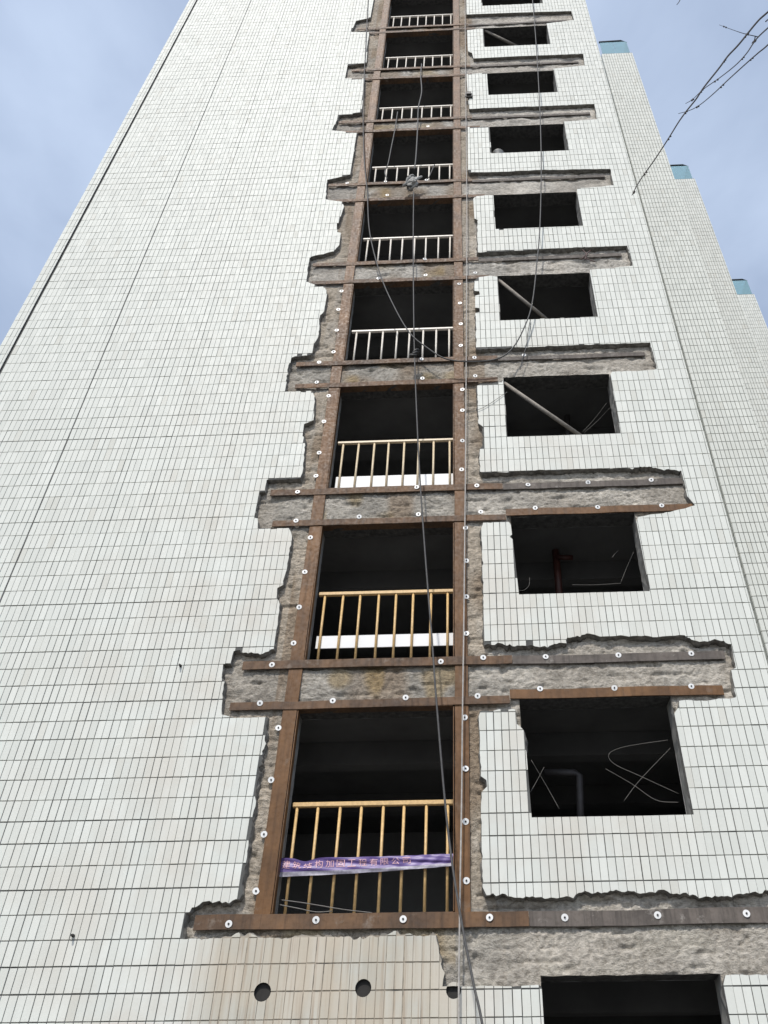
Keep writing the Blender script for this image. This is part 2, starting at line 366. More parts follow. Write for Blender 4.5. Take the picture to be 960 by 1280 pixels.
right += [(638.5,656,ST),(640,668,MD),(637,671,MD),(641,674,ST),('w',x0+0.05,zs,ST),('w',x1,zs,ST),(795.5,652,MD),(798,646,MD),(837.5,640,MD),(869,631.6,MD),(859,620,MD),(851.6,588,BR),
          (825,586,BR),(800,583,BR),(787,585,MD),(725,586,MD),(660,588.5,MD),(603,591,MD),(600,589,MD),(600,560,MD),(603.5,557,MD),(603.5,533,MD),(598,529,MD),(596,483,MD),(600,479,MD),(627,478,ST)]
right += W(2) + [(765,464.5,MD),(806,463,MD),(821,461,MD),(812.7,428,MD),(735,431,MD),(654,434,MD),(600,436.5,MD),(595,436,MD),(594.4,391,ST),(600,390,ST),(599,385,ST),(594,384.5,ST),(594,369.6,ST),(600,368,ST),(599,364,ST),(593,363.5,MD),(593,350,MD),(597,346.6,MD),(612,344.5,MD)]
right += W(3) + [(737.5,337,MD),(791,332,MD),(784,307,MD),(681,311,MD),(600,315.6,MD),(596.5,315,MD),(597.4,275,ST),(593,273,ST),(591.5,248,MD),(596,245,MD),(613,244,ST)]
right += W(4) + [(721.5,235.5,MD),(767,231.5,MD),(763,211,MD),(681,212,MD),(635,214.5,MD),(587,215.5,MD),(585,213,ST),(584.6,158.5,ST),(610,158,ST)]
right += W(5) + [(704.3,152,ST),(746,149,ST),(743,130,MD),(660,133,MD),(587,136,ST),(586,134,ST),(583,92.5,ST),(606,91,ST)]
right += W(6) + [(691.3,85.8,ST),(731,81.6,ST),(729,67.4,ST),(650,70,ST),(592,73,ST),(590,66,ST),(585,64,ST),(583,38,ST),(602,35.5,ST)]
right += W(7) + [(683.2,29.2,ST),(717.5,25,ST),(714,13.7,ST),(650,15.5,ST),(583,18,ST),(582,-12,ST),(598,-14,ST)]
right += W(8) + [(677,-21,ST),(703,-23,ST),(700,-32,ST),(640,-31,ST),(582,-29.5,ST)]
left = [(583,-32,ST),(500,-26,ST),(449,-22,ST),(445,-9,ST),(469,-11,ST),(463,22,ST),(445,26,ST),(439,40,ST),(461,40,ST),(458,78,ST),(434,81.6,ST),(431,98,ST),(456,98,ST),(452,140,MD),(424,144,MD),(415,163,MD),(446,166,MD),(438,218,MD),
        (409,224.6,MD),(407,249,MD),(428,252,MD),(430,258,ST),(424,276,ST),(421,279,ST),(421,290,ST),(426,291,ST),(424,306,MD),(417,314,MD),(387.5,321,MD),(383,352,MD),(406,360,MD),(408,363,MD),(405,389,MD),(400,394,MD),(398,419,MD),(392,430,MD),
        (388,443,BR),(363,446.7,MD),(358,470,MD),(355,489,MD),(391,491,MD),(393,495,MD),(391.7,525,ST),(380,530,ST),(378,545,ST),(381.7,547,MD),(379,585,MD),(375,597.6,MD),(333.4,599.6,MD),(331,614,MD),(324,615,MD),(321,627,MD),(317,647,ST),(322,648,MD),(322,660.6,MD),
        (362,661.6,MD),(365,670,MD),(359,708,MD),(354,730.7,MD),(346.6,735,MD),(345.6,747,MD),(349.6,755,MD),(344.5,794,MD),(342,811,BR),(325,818,BR),(300,812,BR),(292,814,MD),(288,829,MD),(279,829,MD),(277,848,MD),(281,851,MD),(277,893,MD),(288,896,MD),
        (333,896,MD),(332.5,914,BR),(323,968,MD),(314.6,1031,MD),(309,1064,MD),(303,1117,BR),(299,1124,BR),(282,1127,BR),(262,1126,BR),(249,1131,BR),(232.5,1142,MD),(229,1174,BR),(290,1170,BR),(340,1172,BR),(400,1169,BR),(450,1171,BR),(500,1168,BR),(545,1169,MD),(548,1183,BR),(551,1205,BR),(556,1216,MD)]
chain = []
for e in right + left:
    if e[0] == 'w': chain.append((e[1], e[2], e[3]))
    else:
        x, z = xz(e[0], e[1]); chain.append((x, z, e[2]))
loop = []; loop_win = []                    # jagged loop of points, flag: clean window edge
for i, (x, z, amp) in enumerate(chain):
    x2, z2, _ = chain[(i + 1) % len(chain)]
    L = math.hypot(x2 - x, z2 - z)
    step = 0.030 if amp >= BR else (0.05 if amp >= MD else 0.5)
    if z > 17: step = max(step, 0.08)
    n = max(1, int(L / step)); nx, nz_ = (-(z2 - z) / (L + 1e-9), (x2 - x) / (L + 1e-9))
    w = 0.0
    for j in range(n):
        t = j / n
        if j: w = 0.55 * w + rng.normal() * amp * 0.75
        o = 0 if j == 0 else max(-2.2 * amp, min(2.2 * amp, w))
        loop.append((x + (x2 - x) * t + nx * o, z + (z2 - z) * t + nz_ * o)); loop_win.append(amp <= ST)
loop = np.array(loop)
# drilled sleeves below the lowest beam
HOLES = []
for (u, v, r) in ((328,1240,0.082),(454,1235,0.078),(567,1238,0.072)):
    x, z = xz(u, v); HOLES.append((x, z, r))
loops = [loop] + [np.array([(x + r * math.cos(a), z + r * math.sin(a)) for a in np.linspace(0, 2*math.pi, 21)[:-1]]) for x, z, r in HOLES]
EA = np.concatenate(loops); EB = np.concatenate([np.roll(l, -1, 0) for l in loops])
def inside(P):
    P = np.asarray(P, float); out = np.zeros(len(P), bool); od = np.argsort(P[:,1])
    lo, hi = np.minimum(EA[:,1], EB[:,1]), np.maximum(EA[:,1], EB[:,1])
    for s in range(0, len(P), 800):
        ii = od[s:s+800]; q = P[ii]; zz = q[:,1:2]
        sel = (hi >= q[0,1]) & (lo <= q[-1,1])
        if not sel.any(): continue
        A, B = EA[sel], EB[sel]; z1, z2 = A[None,:,1], B[None,:,1]
        cond = (z1 > zz) != (z2 > zz)
        with np.errstate(divide='ignore', invalid='ignore'):
            xi = A[None,:,0] + (zz - z1) * (B[None,:,0] - A[None,:,0]) / (z2 - z1)
        out[ii] = ((cond & (q[:,0:1] < xi)).sum(1) % 2) == 1
    return out

# ------------------------------------------------------------------ the tower
tower = empty('apartment_tower', ((XL+XR)/2, 0, 0), 'tall white tiled apartment tower with a chiselled-open strip of dark balcony openings and windows', 'building')

# grout bed with the opened area cut out, and its broken edges
def bed():
    pts = [(XL+0.03,-0.2),(XR-0.006,-0.2),(XR-0.006,ZROOF),(XL+0.03,ZROOF)]; ed = [(0,1),(1,2),(2,3),(3,0)]
    for l in loops:
        n = len(pts); pts += [tuple(p) for p in l]; ed += [(n+i, n+(i+1)%len(l)) for i in range(len(l))]
    v, e, f, *_ = delaunay_2d_cdt([Vector(p) for p in pts], ed, [], 0, 1e-5)
    v = np.array([(a.x, a.y) for a in v]); f = np.array(f)
    keep = ~inside(v[f].mean(1)); f = f[keep]
    V = np.stack([v[:,0], np.full(len(v), Y_BED), v[:,1]], 1)
    # normals towards the viewer (-Y)
    a, b_, c_ = v[f[:,0]], v[f[:,1]], v[f[:,2]]
    cr = (b_[:,0]-a[:,0])*(c_[:,1]-a[:,1]) - (b_[:,1]-a[:,1])*(c_[:,0]-a[:,0])
    F = [tuple(t) if s > 0 else tuple(t[::-1]) for t, s in zip(f.tolist(), cr)]
    build('mortar_bed', V, F, M_grout, tower)
bed()
def edges():
    n = len(loop); prv = np.roll(loop, 1, 0); nxt = np.roll(loop, -1, 0); t = nxt - prv; t /= np.linalg.norm(t, axis=1)[:,None] + 1e-9
    area = 0.5 * np.sum(loop[:,0]*nxt[:,1] - nxt[:,0]*loop[:,1])
    nin = np.stack([-t[:,1], t[:,0]], 1) * (1 if area > 0 else -1)         # into the opened area
    win = np.array(loop_win) | np.roll(np.array(loop_win), 1)
    amp = np.where(win, 0.0, 1.0)
    rings = []
    r1 = rng.uniform(-0.004, 0.012, n); r2 = rng.uniform(0.0, 0.030, n)
    for y, o in ((0.0075, 0*r1), (0.026, r1), (0.055, r2*0.7), (0.115, r2)):
        rings.append(np.concatenate([loop + nin * (o * amp)[:,None], np.full((n,1), y)], 1)[:, [0,2,1]])
    V = np.concatenate(rings); F = []
    for k in range(3):
        for i in range(n):
            j = (i + 1) % n; q = (k*n+i, k*n+j, (k+1)*n+j, (k+1)*n+i); F.append(q if area < 0 else q[::-1])
    build('broken_edge', V, F, M_mortar, tower)
edges()

# ---- tiles
nx0, nx1 = int(math.floor((XL - X0) / PX)) , int(math.ceil((XR - X0) / PX)); nz0, nz1 = int(math.floor((0 - Z0) / PZ)), int(math.ceil((ZROOF - Z0) / PZ))
colx = np.array([X0 + i * PX for i in range(nx0, nx1 + 1)]) + rng.normal(0, 0.0016, nx1 - nx0 + 1)
rowz = np.array([Z0 + j * PZ for j in range(nz0, nz1 + 1)]) + rng.normal(0, 0.0018, nz1 - nz0 + 1)
vj = np.abs(rng.normal(0.0058, 0.0016, len(colx))).clip(0.0035, 0.010); hj = np.abs(rng.normal(0.0085, 0.0020, len(rowz))).clip(0.005, 0.014)
ig = int(np.argmin(np.abs(colx + 6.05))); vj[ig] = 0.021                      # the wide dark joint that runs up the left part
ig2 = int(np.argmin(np.abs(colx + 4.95))); vj[ig2] = 0.010
colx[0] = max(colx[0], XL + 0.02)
rects = []; idx = []
for i in range(len(colx) - 1):
    a, b_ = colx[i] + vj[i] / 2, colx[i+1] - vj[i+1] / 2
    a = max(a, XL + 0.03); b_ = min(b_, XR)
    if b_ - a < 0.015: continue
    for j in range(len(rowz) - 1):
        c_, d_ = rowz[j] + hj[j] / 2, rowz[j+1] - hj[j+1] / 2
        c_ = max(c_, 0.02); d_ = min(d_, ZROOF)
        if d_ - c_ < 0.02: continue
        jx, jz = rng.normal(0, 0.0007, 2)
        rects.append((a + jx, b_ + jx, c_ + jz, d_ + jz)); idx.append((i, j))
rects = np.array(rects); idx = np.array(idx)
# which tiles does the outline cross?
seg = []
for l in loops:
    nx_ = np.roll(l, -1, 0); d = np.linalg.norm(nx_ - l, axis=1)
    for a, b_, L in zip(l, nx_, d):
        m_ = max(1, int(L / 0.004)); tt = np.linspace(0, 1, m_ + 1)[:-1, None]; seg.append(a + (b_ - a) * tt)
seg = np.concatenate(seg)
ci = np.searchsorted(colx, seg[:,0]) - 1; cj = np.searchsorted(rowz, seg[:,1]) - 1
crossed = set(map(tuple, np.stack([ci, cj], 1)))
is_cross = np.array([tuple(t) in crossed for t in idx.tolist()])
cen = np.stack([(rects[:,0]+rects[:,1])/2, (rects[:,2]+rects[:,3])/2], 1)
ins = inside(cen)
whole = rects[~is_cross & ~ins]; part = rects[is_cross]
Y_T = 0.009                                    # tile body reaches just behind the grout plane
def tile_boxes(rc, tilt=0.0016, y_off=None):
    n = len(rc); a, b_, c_, d_ = rc.T; e = 0.0016
    ty = rng.normal(0, tilt, (n, 2)); base = rng.normal(0, 0.0007, n) if y_off is None else y_off
    V = np.zeros((n, 8, 3))
    for q, (sx, sz) in enumerate(((0,0),(1,0),(1,1),(0,1))):
        X = (b_ - e if sx else a + e); Z = (d_ - e if sz else c_ + e)
        V[:, q] = np.stack([X, base + ty[:,0]*(sx-.5) + ty[:,1]*(sz-.5), Z], 1)
        V[:, q+4] = np.stack([b_ if sx else a, np.full(n, Y_T), d_ if sz else c_], 1)
    F = np.array([(0,1,2,3),(4,5,1,0),(5,6,2,1),(6,7,3,2),(7,4,0,3)])
    F = (np.arange(n)[:,None,None]*8 + F[None]).reshape(-1, 4)
    return V.reshape(-1, 3), F.tolist(), np.repeat(rng.random(n), 8)
# the 300 tiles that show largest become pieces of their own
P4 = [proj(np.stack([whole[:, x], np.zeros(len(whole)), whole[:, z]], 1)) for x, z in ((0,2),(1,2),(1,3),(0,3))]
ar = 0
for q in range(4):
    s, t = P4[q], P4[(q+1) % 4]; ar = ar + s[:,0]*t[:,1] - t[:,0]*s[:,1]
ar = np.abs(ar) / 2
okf = np.all([(p_[:,0] > 0) & (p_[:,0] < 960) & (p_[:,1] > 0) & (p_[:,1] < 1278) for p_ in P4], 0)
order = np.argsort(-np.where(okf, ar, 0)); single = np.zeros(len(whole), bool); single[order[:300]] = True
for_tiles = whole[single]; stuff_tiles = whole[~single]
w_, h_ = PX - 0.006, PZ - 0.0087; e = 0.0016
tV = np.array([(sx*(w_/2-e), 0, sz*(h_/2-e)) for sx, sz in ((-1,-1),(1,-1),(1,1),(-1,1))] + [(sx*w_/2, Y_T, sz*h_/2) for sx, sz in ((-1,-1),(1,-1),(1,1),(-1,1))])
tile_me = mesh_from('tile', tV, [(0,1,2,3),(4,5,1,0),(5,6,2,1),(6,7,3,2),(7,4,0,3)], M_tile)
for a, b_, c_, d_ in for_tiles.tolist():
    o = add_inst('tile', tile_me, ((a+b_)/2, random.gauss(0, 0.0007), (c_+d_)/2), tower, (random.gauss(0, 0.006), 0, random.gauss(0, 0.014)))
    o.scale = ((b_-a)/w_, 1, (d_-c_)/h_)
V1, F1, A1 = tile_boxes(stuff_tiles)
# broken tiles along the outline
def broken(rc):
    pts = []; ed = []
    for a, b_, c_, d_ in rc.tolist():
        n = len(pts); pts += [(a,c_),(b_,c_),(b_,d_),(a,d_)]; ed += [(n,n+1),(n+1,n+2),(n+2,n+3),(n+3,n)]
    for l in loops:
        n = len(pts); pts += [tuple(p) for p in l]; ed += [(n+i, n+(i+1)%len(l)) for i in range(len(l))]
    v, e_, f, *_ = delaunay_2d_cdt([Vector(p) for p in pts], ed, [], 0, 1e-6)
    v = np.array([(a.x, a.y) for a in v]); f = np.array(f); c = v[f].mean(1)
    k = ~inside(c); f = f[k]; c = c[k]
    gi = np.searchsorted(colx, c[:,0]) - 1; gj = np.searchsorted(rowz, c[:,1]) - 1
    lut = {t: r for t, r in zip(map(tuple, idx[is_cross].tolist()), rc)}
    groups = {}
    for tri, cc, a, b_ in zip(f.tolist(), c, gi.tolist(), gj.tolist()):
        r = lut.get((a, b_))
        if r is None or not (r[0] < cc[0] < r[1] and r[2] < cc[1] < r[3]): continue
        groups.setdefault((a, b_), []).append(tri)
    V = []; F = []; A = []
    for key, tris in groups.items():
        area = 0; off = rng.normal(0, 0.0007); var = rng.random(); m_ = {}; cnt = {}
        ori = []
        for t in tris:
            p, q, r = v[t[0]], v[t[1]], v[t[2]]; s = (q[0]-p[0])*(r[1]-p[1]) - (q[1]-p[1])*(r[0]-p[0]); area += abs(s) / 2
            ori.append(t if s > 0 else t[::-1])
        r_ = lut[key]; frac = area / ((r_[1]-r_[0]) * (r_[3]-r_[2])); roll = rng.random()
        if area < 0.0012 and roll < 0.8: continue                            # crumbs fall off
        if frac < 0.30 and roll < 0.75 and r_[0] < 0.9 and r_[3] > 3.8: continue              # tiles let go along the joints
        if frac > 0.84 and roll < 0.8 and r_[1] < 0.2 and r_[2] > 3.75:                       # and whole ones stay on
            n_ = len(V); V += [(r_[0],off,r_[2]),(r_[1],off,r_[2]),(r_[1],off,r_[3]),(r_[0],off,r_[3]),(r_[0],Y_T,r_[2]),(r_[1],Y_T,r_[2]),(r_[1],Y_T,r_[3]),(r_[0],Y_T,r_[3])]; A += [var]*8
            F += [tuple(n_+i for i in q_) for q_ in ((0,1,2,3),(4,5,1,0),(5,6,2,1),(6,7,3,2),(7,4,0,3),(7,6,5,4))]; continue
        for t in ori:
            for a in range(3):
                e2 = (t[a], t[(a+1) % 3]); cnt[e2] = cnt.get(e2, 0) + 1
        for t in ori:
            for a in t:
                if a not in m_:
                    m_[a] = len(V); V.append((v[a][0], off, v[a][1])); V.append((v[a][0], Y_T, v[a][1])); A += [var, var]
            F.append(tuple(m_[a] for a in t))
        for (a, b_) in cnt:
            if (b_, a) not in cnt: F.append((m_[b_], m_[a], m_[a] + 1, m_[b_] + 1))
    return np.array(V), F, np.array(A)
V2, F2, A2 = broken(part)
n1 = len(V1); VV = np.concatenate([V1, V2]); FF = F1 + [tuple(i + n1 for i in f) for f in F2]
o = build('tile_cladding', VV, FF, M_tile, tower, attrs={'var': np.repeat(np.concatenate([A1, A2])[:,None], 3, 1)}); tag(o, kind='stuff')

# left edge: strip of tiles beyond the expansion joint, return walls, roof
rcs = []
for j in range(len(rowz) - 1):
    c_, d_ = rowz[j] + hj[j]/2 + 0.02, rowz[j+1] - hj[j+1]/2 + 0.02
    for a in np.arange(XEDGE, XL - 0.05, PX): rcs.append((a + 0.003, min(a + PX - 0.003, XL - 0.004), c_, min(d_, ZROOF)))
rcs = np.array([r for r in rcs if r[3] - r[2] > 0.05 and r[1] - r[0] > 0.02 and r[2] > 0]); V, F, A = tile_boxes(rcs, y_off=rng.normal(0.0, 0.0007, len(rcs)))
tag(build('edge_tiles', V, F, M_tile, tower, attrs={'var': np.repeat(A[:,None], 3, 1)}), kind='stuff')
b_ = MB(); b_.box(XEDGE, XL - 0.006, Y_BED, 0.03, 0.0, ZROOF); b_.build('edge_bed', M_grout, tower)
b_ = MB()                                                         # bottom of the joint, flank walls, rear wall, roof slab
b_.box(XL - 0.05, XL + 0.06, 0.032, 0.10, 0.0, ZROOF - 0.01, 0)
b_.build('expansion_joint', M_grout, tower)
b_ = MB()
b_.box(XEDGE + 0.002, XEDGE + 0.24, 0.11, 12.0, 0.0, ZROOF - 0.005); b_.box(XR - 0.24, XR - 0.008, Y_BED + 0.06, 12.0, 0.0, ZROOF - 0.005)
b_.box(XEDGE + 0.25, XR - 0.25, 11.7, 11.98, 0.0, ZROOF - 0.006)
b_.build('flank_wall', M_tile2, tower)
b_ = MB(); b_.box(XEDGE + 0.25, XR - 0.25, 0.02, 11.69, ZROOF - 0.26, ZROOF - 0.01); b_.build('roof_slab', M_room, tower)
b_ = MB(); b_.box(XEDGE, XR, 0.0, 0.05, ZROOF + 0.004, ZROOF + 1.15); b_.box(XEDGE, XEDGE+0.05, 0.055, 12, ZROOF + 0.004, ZROOF + 1.15); b_.box(XR-0.05, XR, 0.055, 12, ZROOF + 0.004, ZROOF + 1.15)
pr = b_.build('parapet_glass', M_teal, tower)
b_ = MB(); b_.tube([(XEDGE,0.02,ZROOF+1.2),(XR,0.02,ZROOF+1.2)], 0.035); b_.build('coping_rail', M_darkrail, pr)

# ---- bare concrete in the opened area, one displaced sheet per storey
holes_rect = [(OL, OR_, ZB[k], ZT[k]) for k in range(NF)] + [tuple(WIN[k]) for k in WIN]
def conc_y(x, z):
    n = 0.30*vnoise(x*5, z*7, 1) + 0.30*vnoise(x*21 + z*6, z*30, 2) + 0.30*vnoise(x*44, z*60, 3)
    n = n + 0.34 * np.clip(vnoise(x*58 + 9*vnoise(x*4, z*4, 15), z*17, 14) - 0.45, 0, 1) * 2
    gouge = np.clip(vnoise(x*5 + 3*vnoise(x*3, z*3, 8), z*16, 4) - 0.62, 0, 1) * 0.10
    return Y_CON + (n - 0.55) * 0.034 + gouge
def conc_tint(x, z):
    n = vnoise(x*2.3, z*3.1, 5)*0.6 + vnoise(x*8, z*9, 6)*0.4
    base = np.array([0.515, 0.478, 0.415])[None,:] * (0.58 + 0.75 * n)[:,None] * np.where(x < 0.15, 0.80, 1.0)[:,None]
    hi = np.clip((z - 12.0) / 3.0, 0, 1)[:,None]; base = base * (1 - 0.0*hi) + hi * np.array([0.05,0.052,0.055])
    strip = np.zeros(len(x), bool)                       # between the beams the strip beside the columns still carries old beige plaster
    for k in range(NF): strip |= (z > ZB[k] + 0.03) & (z < ZT[k] - 0.06) & (((x < OL) & (x > OL - 0.75)) | ((x > 0.1) & (x < 0.42)))
    wgt = strip * np.clip(0.35 + 1.1 * vnoise(x*9, z*3, 21), 0, 1)
    base = base * (1 - wgt[:,None]) + np.array([0.50, 0.435, 0.35]) * (0.75 + 0.4*n)[:,None] * wgt[:,None]
    st = np.clip((vnoise(x*2.6, z*1.5, 11) - 0.42) * 4, 0, 1) * np.where((x > OL - 0.3) & (x < 0.5), 1.0, 0.2)
    y = np.clip((vnoise(x*4.2, z*2.7, 12) - 0.62) * 5, 0, 1) * np.where((x > OL) & (x < 0), 1.0, 0.0)
    c = base * (1 - 0.6*st[:,None]) + np.array([0.245, 0.165, 0.095]) * 0.6 * st[:,None]
    c = c * (1 - 0.5*y[:,None]) + np.array([0.36, 0.245, 0.085]) * 0.5 * y[:,None]
    pale = np.clip((vnoise(x*3.3, z*4.1, 13) - 0.66) * 5, 0, 1) * (z < 4.2)
    return c * (1 - 0.5*pale[:,None]) + np.array([0.52, 0.48, 0.40]) * 0.5 * pale[:,None]
def conc_sheet(z0, z1, cell):
    xa, xb = -3.35, 3.62; nx = int((xb - xa) / cell); nz_ = max(2, int((z1 - z0) / cell))
    gx = np.linspace(xa, xb, nx + 1); gz = np.linspace(z0, z1, nz_ + 1)
    X, Z = np.meshgrid(gx, gz); X = X.copy(); Z = Z.copy()
    # snap the grid to the openings
    for (a, b_, c_, d_) in holes_rect:
        for e_ in (a, b_):
            i = int(np.argmin(np.abs(gx - e_))); 
            if xa < e_ < xb: X[(Z > c_ - cell) & (Z < d_ + cell) & (np.abs(X - gx[i]) < 1e-9)] = e_
        for e_ in (c_, d_):
            if z0 < e_ < z1:
                i = int(np.argmin(np.abs(gz - e_))); s = (X > a - cell) & (X < b_ + cell) & (np.abs(Z - gz[i]) < 1e-9); Z[s] = e_
    x, z = X.ravel(), Z.ravel()
    y = conc_y(x, z)
    # cell filter
    cx = (X[:-1,:-1] + X[1:,1:]) / 2; cz = (Z[:-1,:-1] + Z[1:,1:]) / 2; C = np.stack([cx.ravel(), cz.ravel()], 1)
    g_ = inside(C).reshape(cx.shape)
    for _ in range(max(1, int(0.07 / cell))):
        h_ = g_.copy(); h_[1:] |= g_[:-1]; h_[:-1] |= g_[1:]; h_[:,1:] |= g_[:,:-1]; h_[:,:-1] |= g_[:,1:]; g_ = h_
    near = g_.ravel()
    for (a, b_, c_, d_) in holes_rect: near &= ~((C[:,0] > a) & (C[:,0] < b_) & (C[:,1] > c_) & (C[:,1] < d_))
    I = np.arange(X.size).reshape(X.shape); Q = np.stack([I[:-1,:-1], I[:-1,1:], I[1:,1:], I[1:,:-1]], -1).reshape(-1, 4)[near]
    used = np.unique(Q); mp_ = np.full(X.size, -1); mp_[used] = np.arange(len(used))
    build('concrete_face', np.stack([x, y, z], 1)[used], mp_[Q].tolist(), M_conc, tower, smooth=True, attrs={'tint': conc_tint(x, z)[used]})
bands = [2.9] + [ZB[k] + 0.35 for k in range(NF)] + [30.4]
for i in range(len(bands) - 1):
    conc_sheet(bands[i], bands[i+1], 0.016 if i <= 2 else (0.024 if i <= 4 else 0.045))
# reveals: sides, sill and soffit of every opening
def reveal(name, a, b_, c_, d_, mat, y0=0.05, rough=True):
    m_ = MB(); y1 = Y_IN
    nseg = 14
    def strip(p, q, nrm):
        pts = []
        for i in range(nseg + 1):
            t = i / nseg; w = p + (q - p) * t
            row = []
            for j, y in enumerate((y0, 0.14, 0.24, y1)):
                o_ = random.uniform(-0.006, 0.006) if rough else 0
                row.append((w[0] + nrm[0]*o_, y, w[1] + nrm[1]*o_))
            pts.append(row)
        V = [v for r in pts for v in r]; F = []
        for i in range(nseg):
            for j in range(3): F.append((i*4+j, i*4+j+1, (i+1)*4+j+1, (i+1)*4+j))
        m_.add(V, F)
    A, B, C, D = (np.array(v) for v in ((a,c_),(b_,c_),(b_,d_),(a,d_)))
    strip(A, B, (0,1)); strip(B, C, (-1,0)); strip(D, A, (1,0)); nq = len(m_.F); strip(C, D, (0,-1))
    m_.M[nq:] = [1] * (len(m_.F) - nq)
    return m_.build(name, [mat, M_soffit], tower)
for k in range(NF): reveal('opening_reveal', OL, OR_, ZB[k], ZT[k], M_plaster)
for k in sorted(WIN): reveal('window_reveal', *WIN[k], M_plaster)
# dark bare rooms behind
def room(x0, x1, z0, z1, hole):
    a, b_, c_, d_ = hole; m_ = MB(); y0, y1 = Y_IN, DEEP
    m_.quad((x0,y1,z0),(x0,y1,z1),(x1,y1,z1),(x1,y1,z0)); m_.quad((x0,y0,z0),(x0,y1,z0),(x1,y1,z0),(x1,y0,z0))
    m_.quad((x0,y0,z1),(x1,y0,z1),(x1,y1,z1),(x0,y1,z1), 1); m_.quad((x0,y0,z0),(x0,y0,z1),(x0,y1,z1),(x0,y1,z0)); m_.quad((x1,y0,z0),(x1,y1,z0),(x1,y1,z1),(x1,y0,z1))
    for (p, q, r, s) in ((x0,a,z0,z1),(b_,x1,z0,z1),(a,b_,z0,c_),(a,b_,d_,z1)):
        if q - p > 0.001 and s - r > 0.001: m_.quad((p,y0,r),(q,y0,r),(q,y0,s),(p,y0,s))
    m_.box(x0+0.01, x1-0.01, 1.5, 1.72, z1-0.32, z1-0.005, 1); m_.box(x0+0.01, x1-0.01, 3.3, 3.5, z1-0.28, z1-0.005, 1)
    return m_.build('room', [M_room, M_slab], tower)
for k in range(NF):
    zf, zc = ZB[k] - 0.06, ZT[k] + 0.24
    room(OL - 1.3, OR_ + 0.12, zf, zc, (OL, OR_, ZB[k], ZT[k]))
for k in sorted(WIN):
    a, b_, c_, d_ = WIN[k]; room(0.2, 3.5, c_ - 0.95, d_ + 0.24, WIN[k])
# drilled sleeves
for x, z, r in HOLES:
    m_ = MB(); m_.tube([(x, 0.004, z), (x, 0.035, z)], r - 0.001, 20, caps=False); m_.add([(x + r*math.cos(t), 0.035, z + r*math.sin(t)) for t in np.linspace(0, 2*math.pi, 21)[:-1]], [tuple(range(20))])
    m_.build('drilled_sleeve', M_hole, tower)

# ------------------------------------------------------------------ stepped wings to the right
def wing(name, label, x0, x1, y0, left_depth, parts_z0=0.0):
    w = empty(name, ((x0+x1)/2, y0, 0), label, 'building', 'stepped tiled wings beyond the tower corner')
    m_ = MB(); m_.box(x0 + 0.01, x1 - 0.01, y0 + Y_BED, y0 + 9.0, 0.0, ZROOF); m_.build('wall', M_grout, w)
    rc = []
    rows = [r for r in (Z0 + j*PZ for j in range(-18, 130)) if r > 0 and r + PZ < ZROOF + 0.2]
    for z in rows:
        for x in np.arange(x0, x1 - 0.03, PX): rc.append((x + 0.0046, min(x + PX - 0.0046, x1), z + 0.0058, min(z + PZ - 0.0058, ZROOF)))
    V, F, A = tile_boxes(np.array(rc)); V[:,1] += y0
    tag(build('tile_cladding', V, F, M_tile2, w, attrs={'var': np.repeat(A[:,None], 3, 1)}), kind='stuff')
    rc = [(y + 0.007, y + PX - 0.007, z + 0.0058, min(z + PZ - 0.0058, ZROOF)) for z in rows for y in np.arange(0.0, left_depth, PX)]
    V, F, A = tile_boxes(np.array(rc)); V2 = np.stack([x0 + V[:,1], y0 + 0.012 + V[:,0], V[:,2]], 1)
    tag(build('side_cladding', V2, [f[::-1] for f in F], M_tile2, w, attrs={'var': np.repeat(A[:,None], 3, 1)}), kind='stuff')
    m_ = MB(); zz = ZROOF; xs = np.linspace(x0 + 0.06, x1 - 0.05, max(3, int((x1-x0)/0.8)))
    for a, b_ in zip(xs[:-1], xs[1:]):
        q = MB(); q.box(a + 0.006, b_ - 0.006, y0 + 0.06, y0 + 0.075, zz + 0.03, zz + 1.12); q.build('glass_panel', M_teal, w)
    q = MB(); q.box(x1 - 0.055, x1 - 0.04, y0 + 0.09, y0 + 1.6, zz + 0.03, zz + 1.12); q.build('glass_panel', M_teal, w)
    q = MB(); q.tube([(x0 + 0.05, y0 + 0.065, zz + 1.16), (x1 - 0.25, y0 + 0.065, zz + 1.20), (x1 - 0.06, y0 + 0.10, zz + 1.16), (x1 - 0.047, y0 + 1.6, zz + 1.12)], 0.04); q.build('coping_rail', M_darkrail, w)
    return w
wing('tower_wing', 'tiled wing right behind the tower corner, nearest of the three, teal glass parapet', 5.11, 6.20, 3.42, 4.0)
wing('tower_wing', 'middle one of the three tiled wings stepping back on the right', 6.0, 9.25, 8.25, 2.0)
wing('tower_wing', 'farthest tiled wing at the right edge of the picture', 9.0, 12.88, 13.85, 2.0)

# ------------------------------------------------------------------ steel frame fixed round the openings
ORD = ['lowest', 'second', 'third', 'fourth', 'fifth', 'sixth', 'seventh', 'eighth', 'ninth', 'tenth']
def nth(k): return ORD[k] if k == 0 else ORD[k] + ' from the bottom'
YS0, YS1 = 0.050, 0.064                    # front and back of the plates
def disc(r, y0, y1, n):
    V = [(r*math.cos(a), y, r*math.sin(a)) for y in (y0, y1) for a in np.linspace(0, 2*math.pi, n+1)[:-1]]
    return V, [tuple(range(n))] + [(i, i+n, (i+1)%n+n, (i+1)%n) for i in range(n)]
V, F = disc(0.036, -0.006, 0.001, 16); washer_me = mesh_from('washer', V, F, M_washer)
m_ = MB(); V, F = disc(0.0105, -0.014, -0.0055, 6); m_.add(V, F); V, F = disc(0.005, -0.022, -0.013, 8); m_.add(V, F)
nut_me = mesh_from('nut', m_.V, m_.F, M_nut)
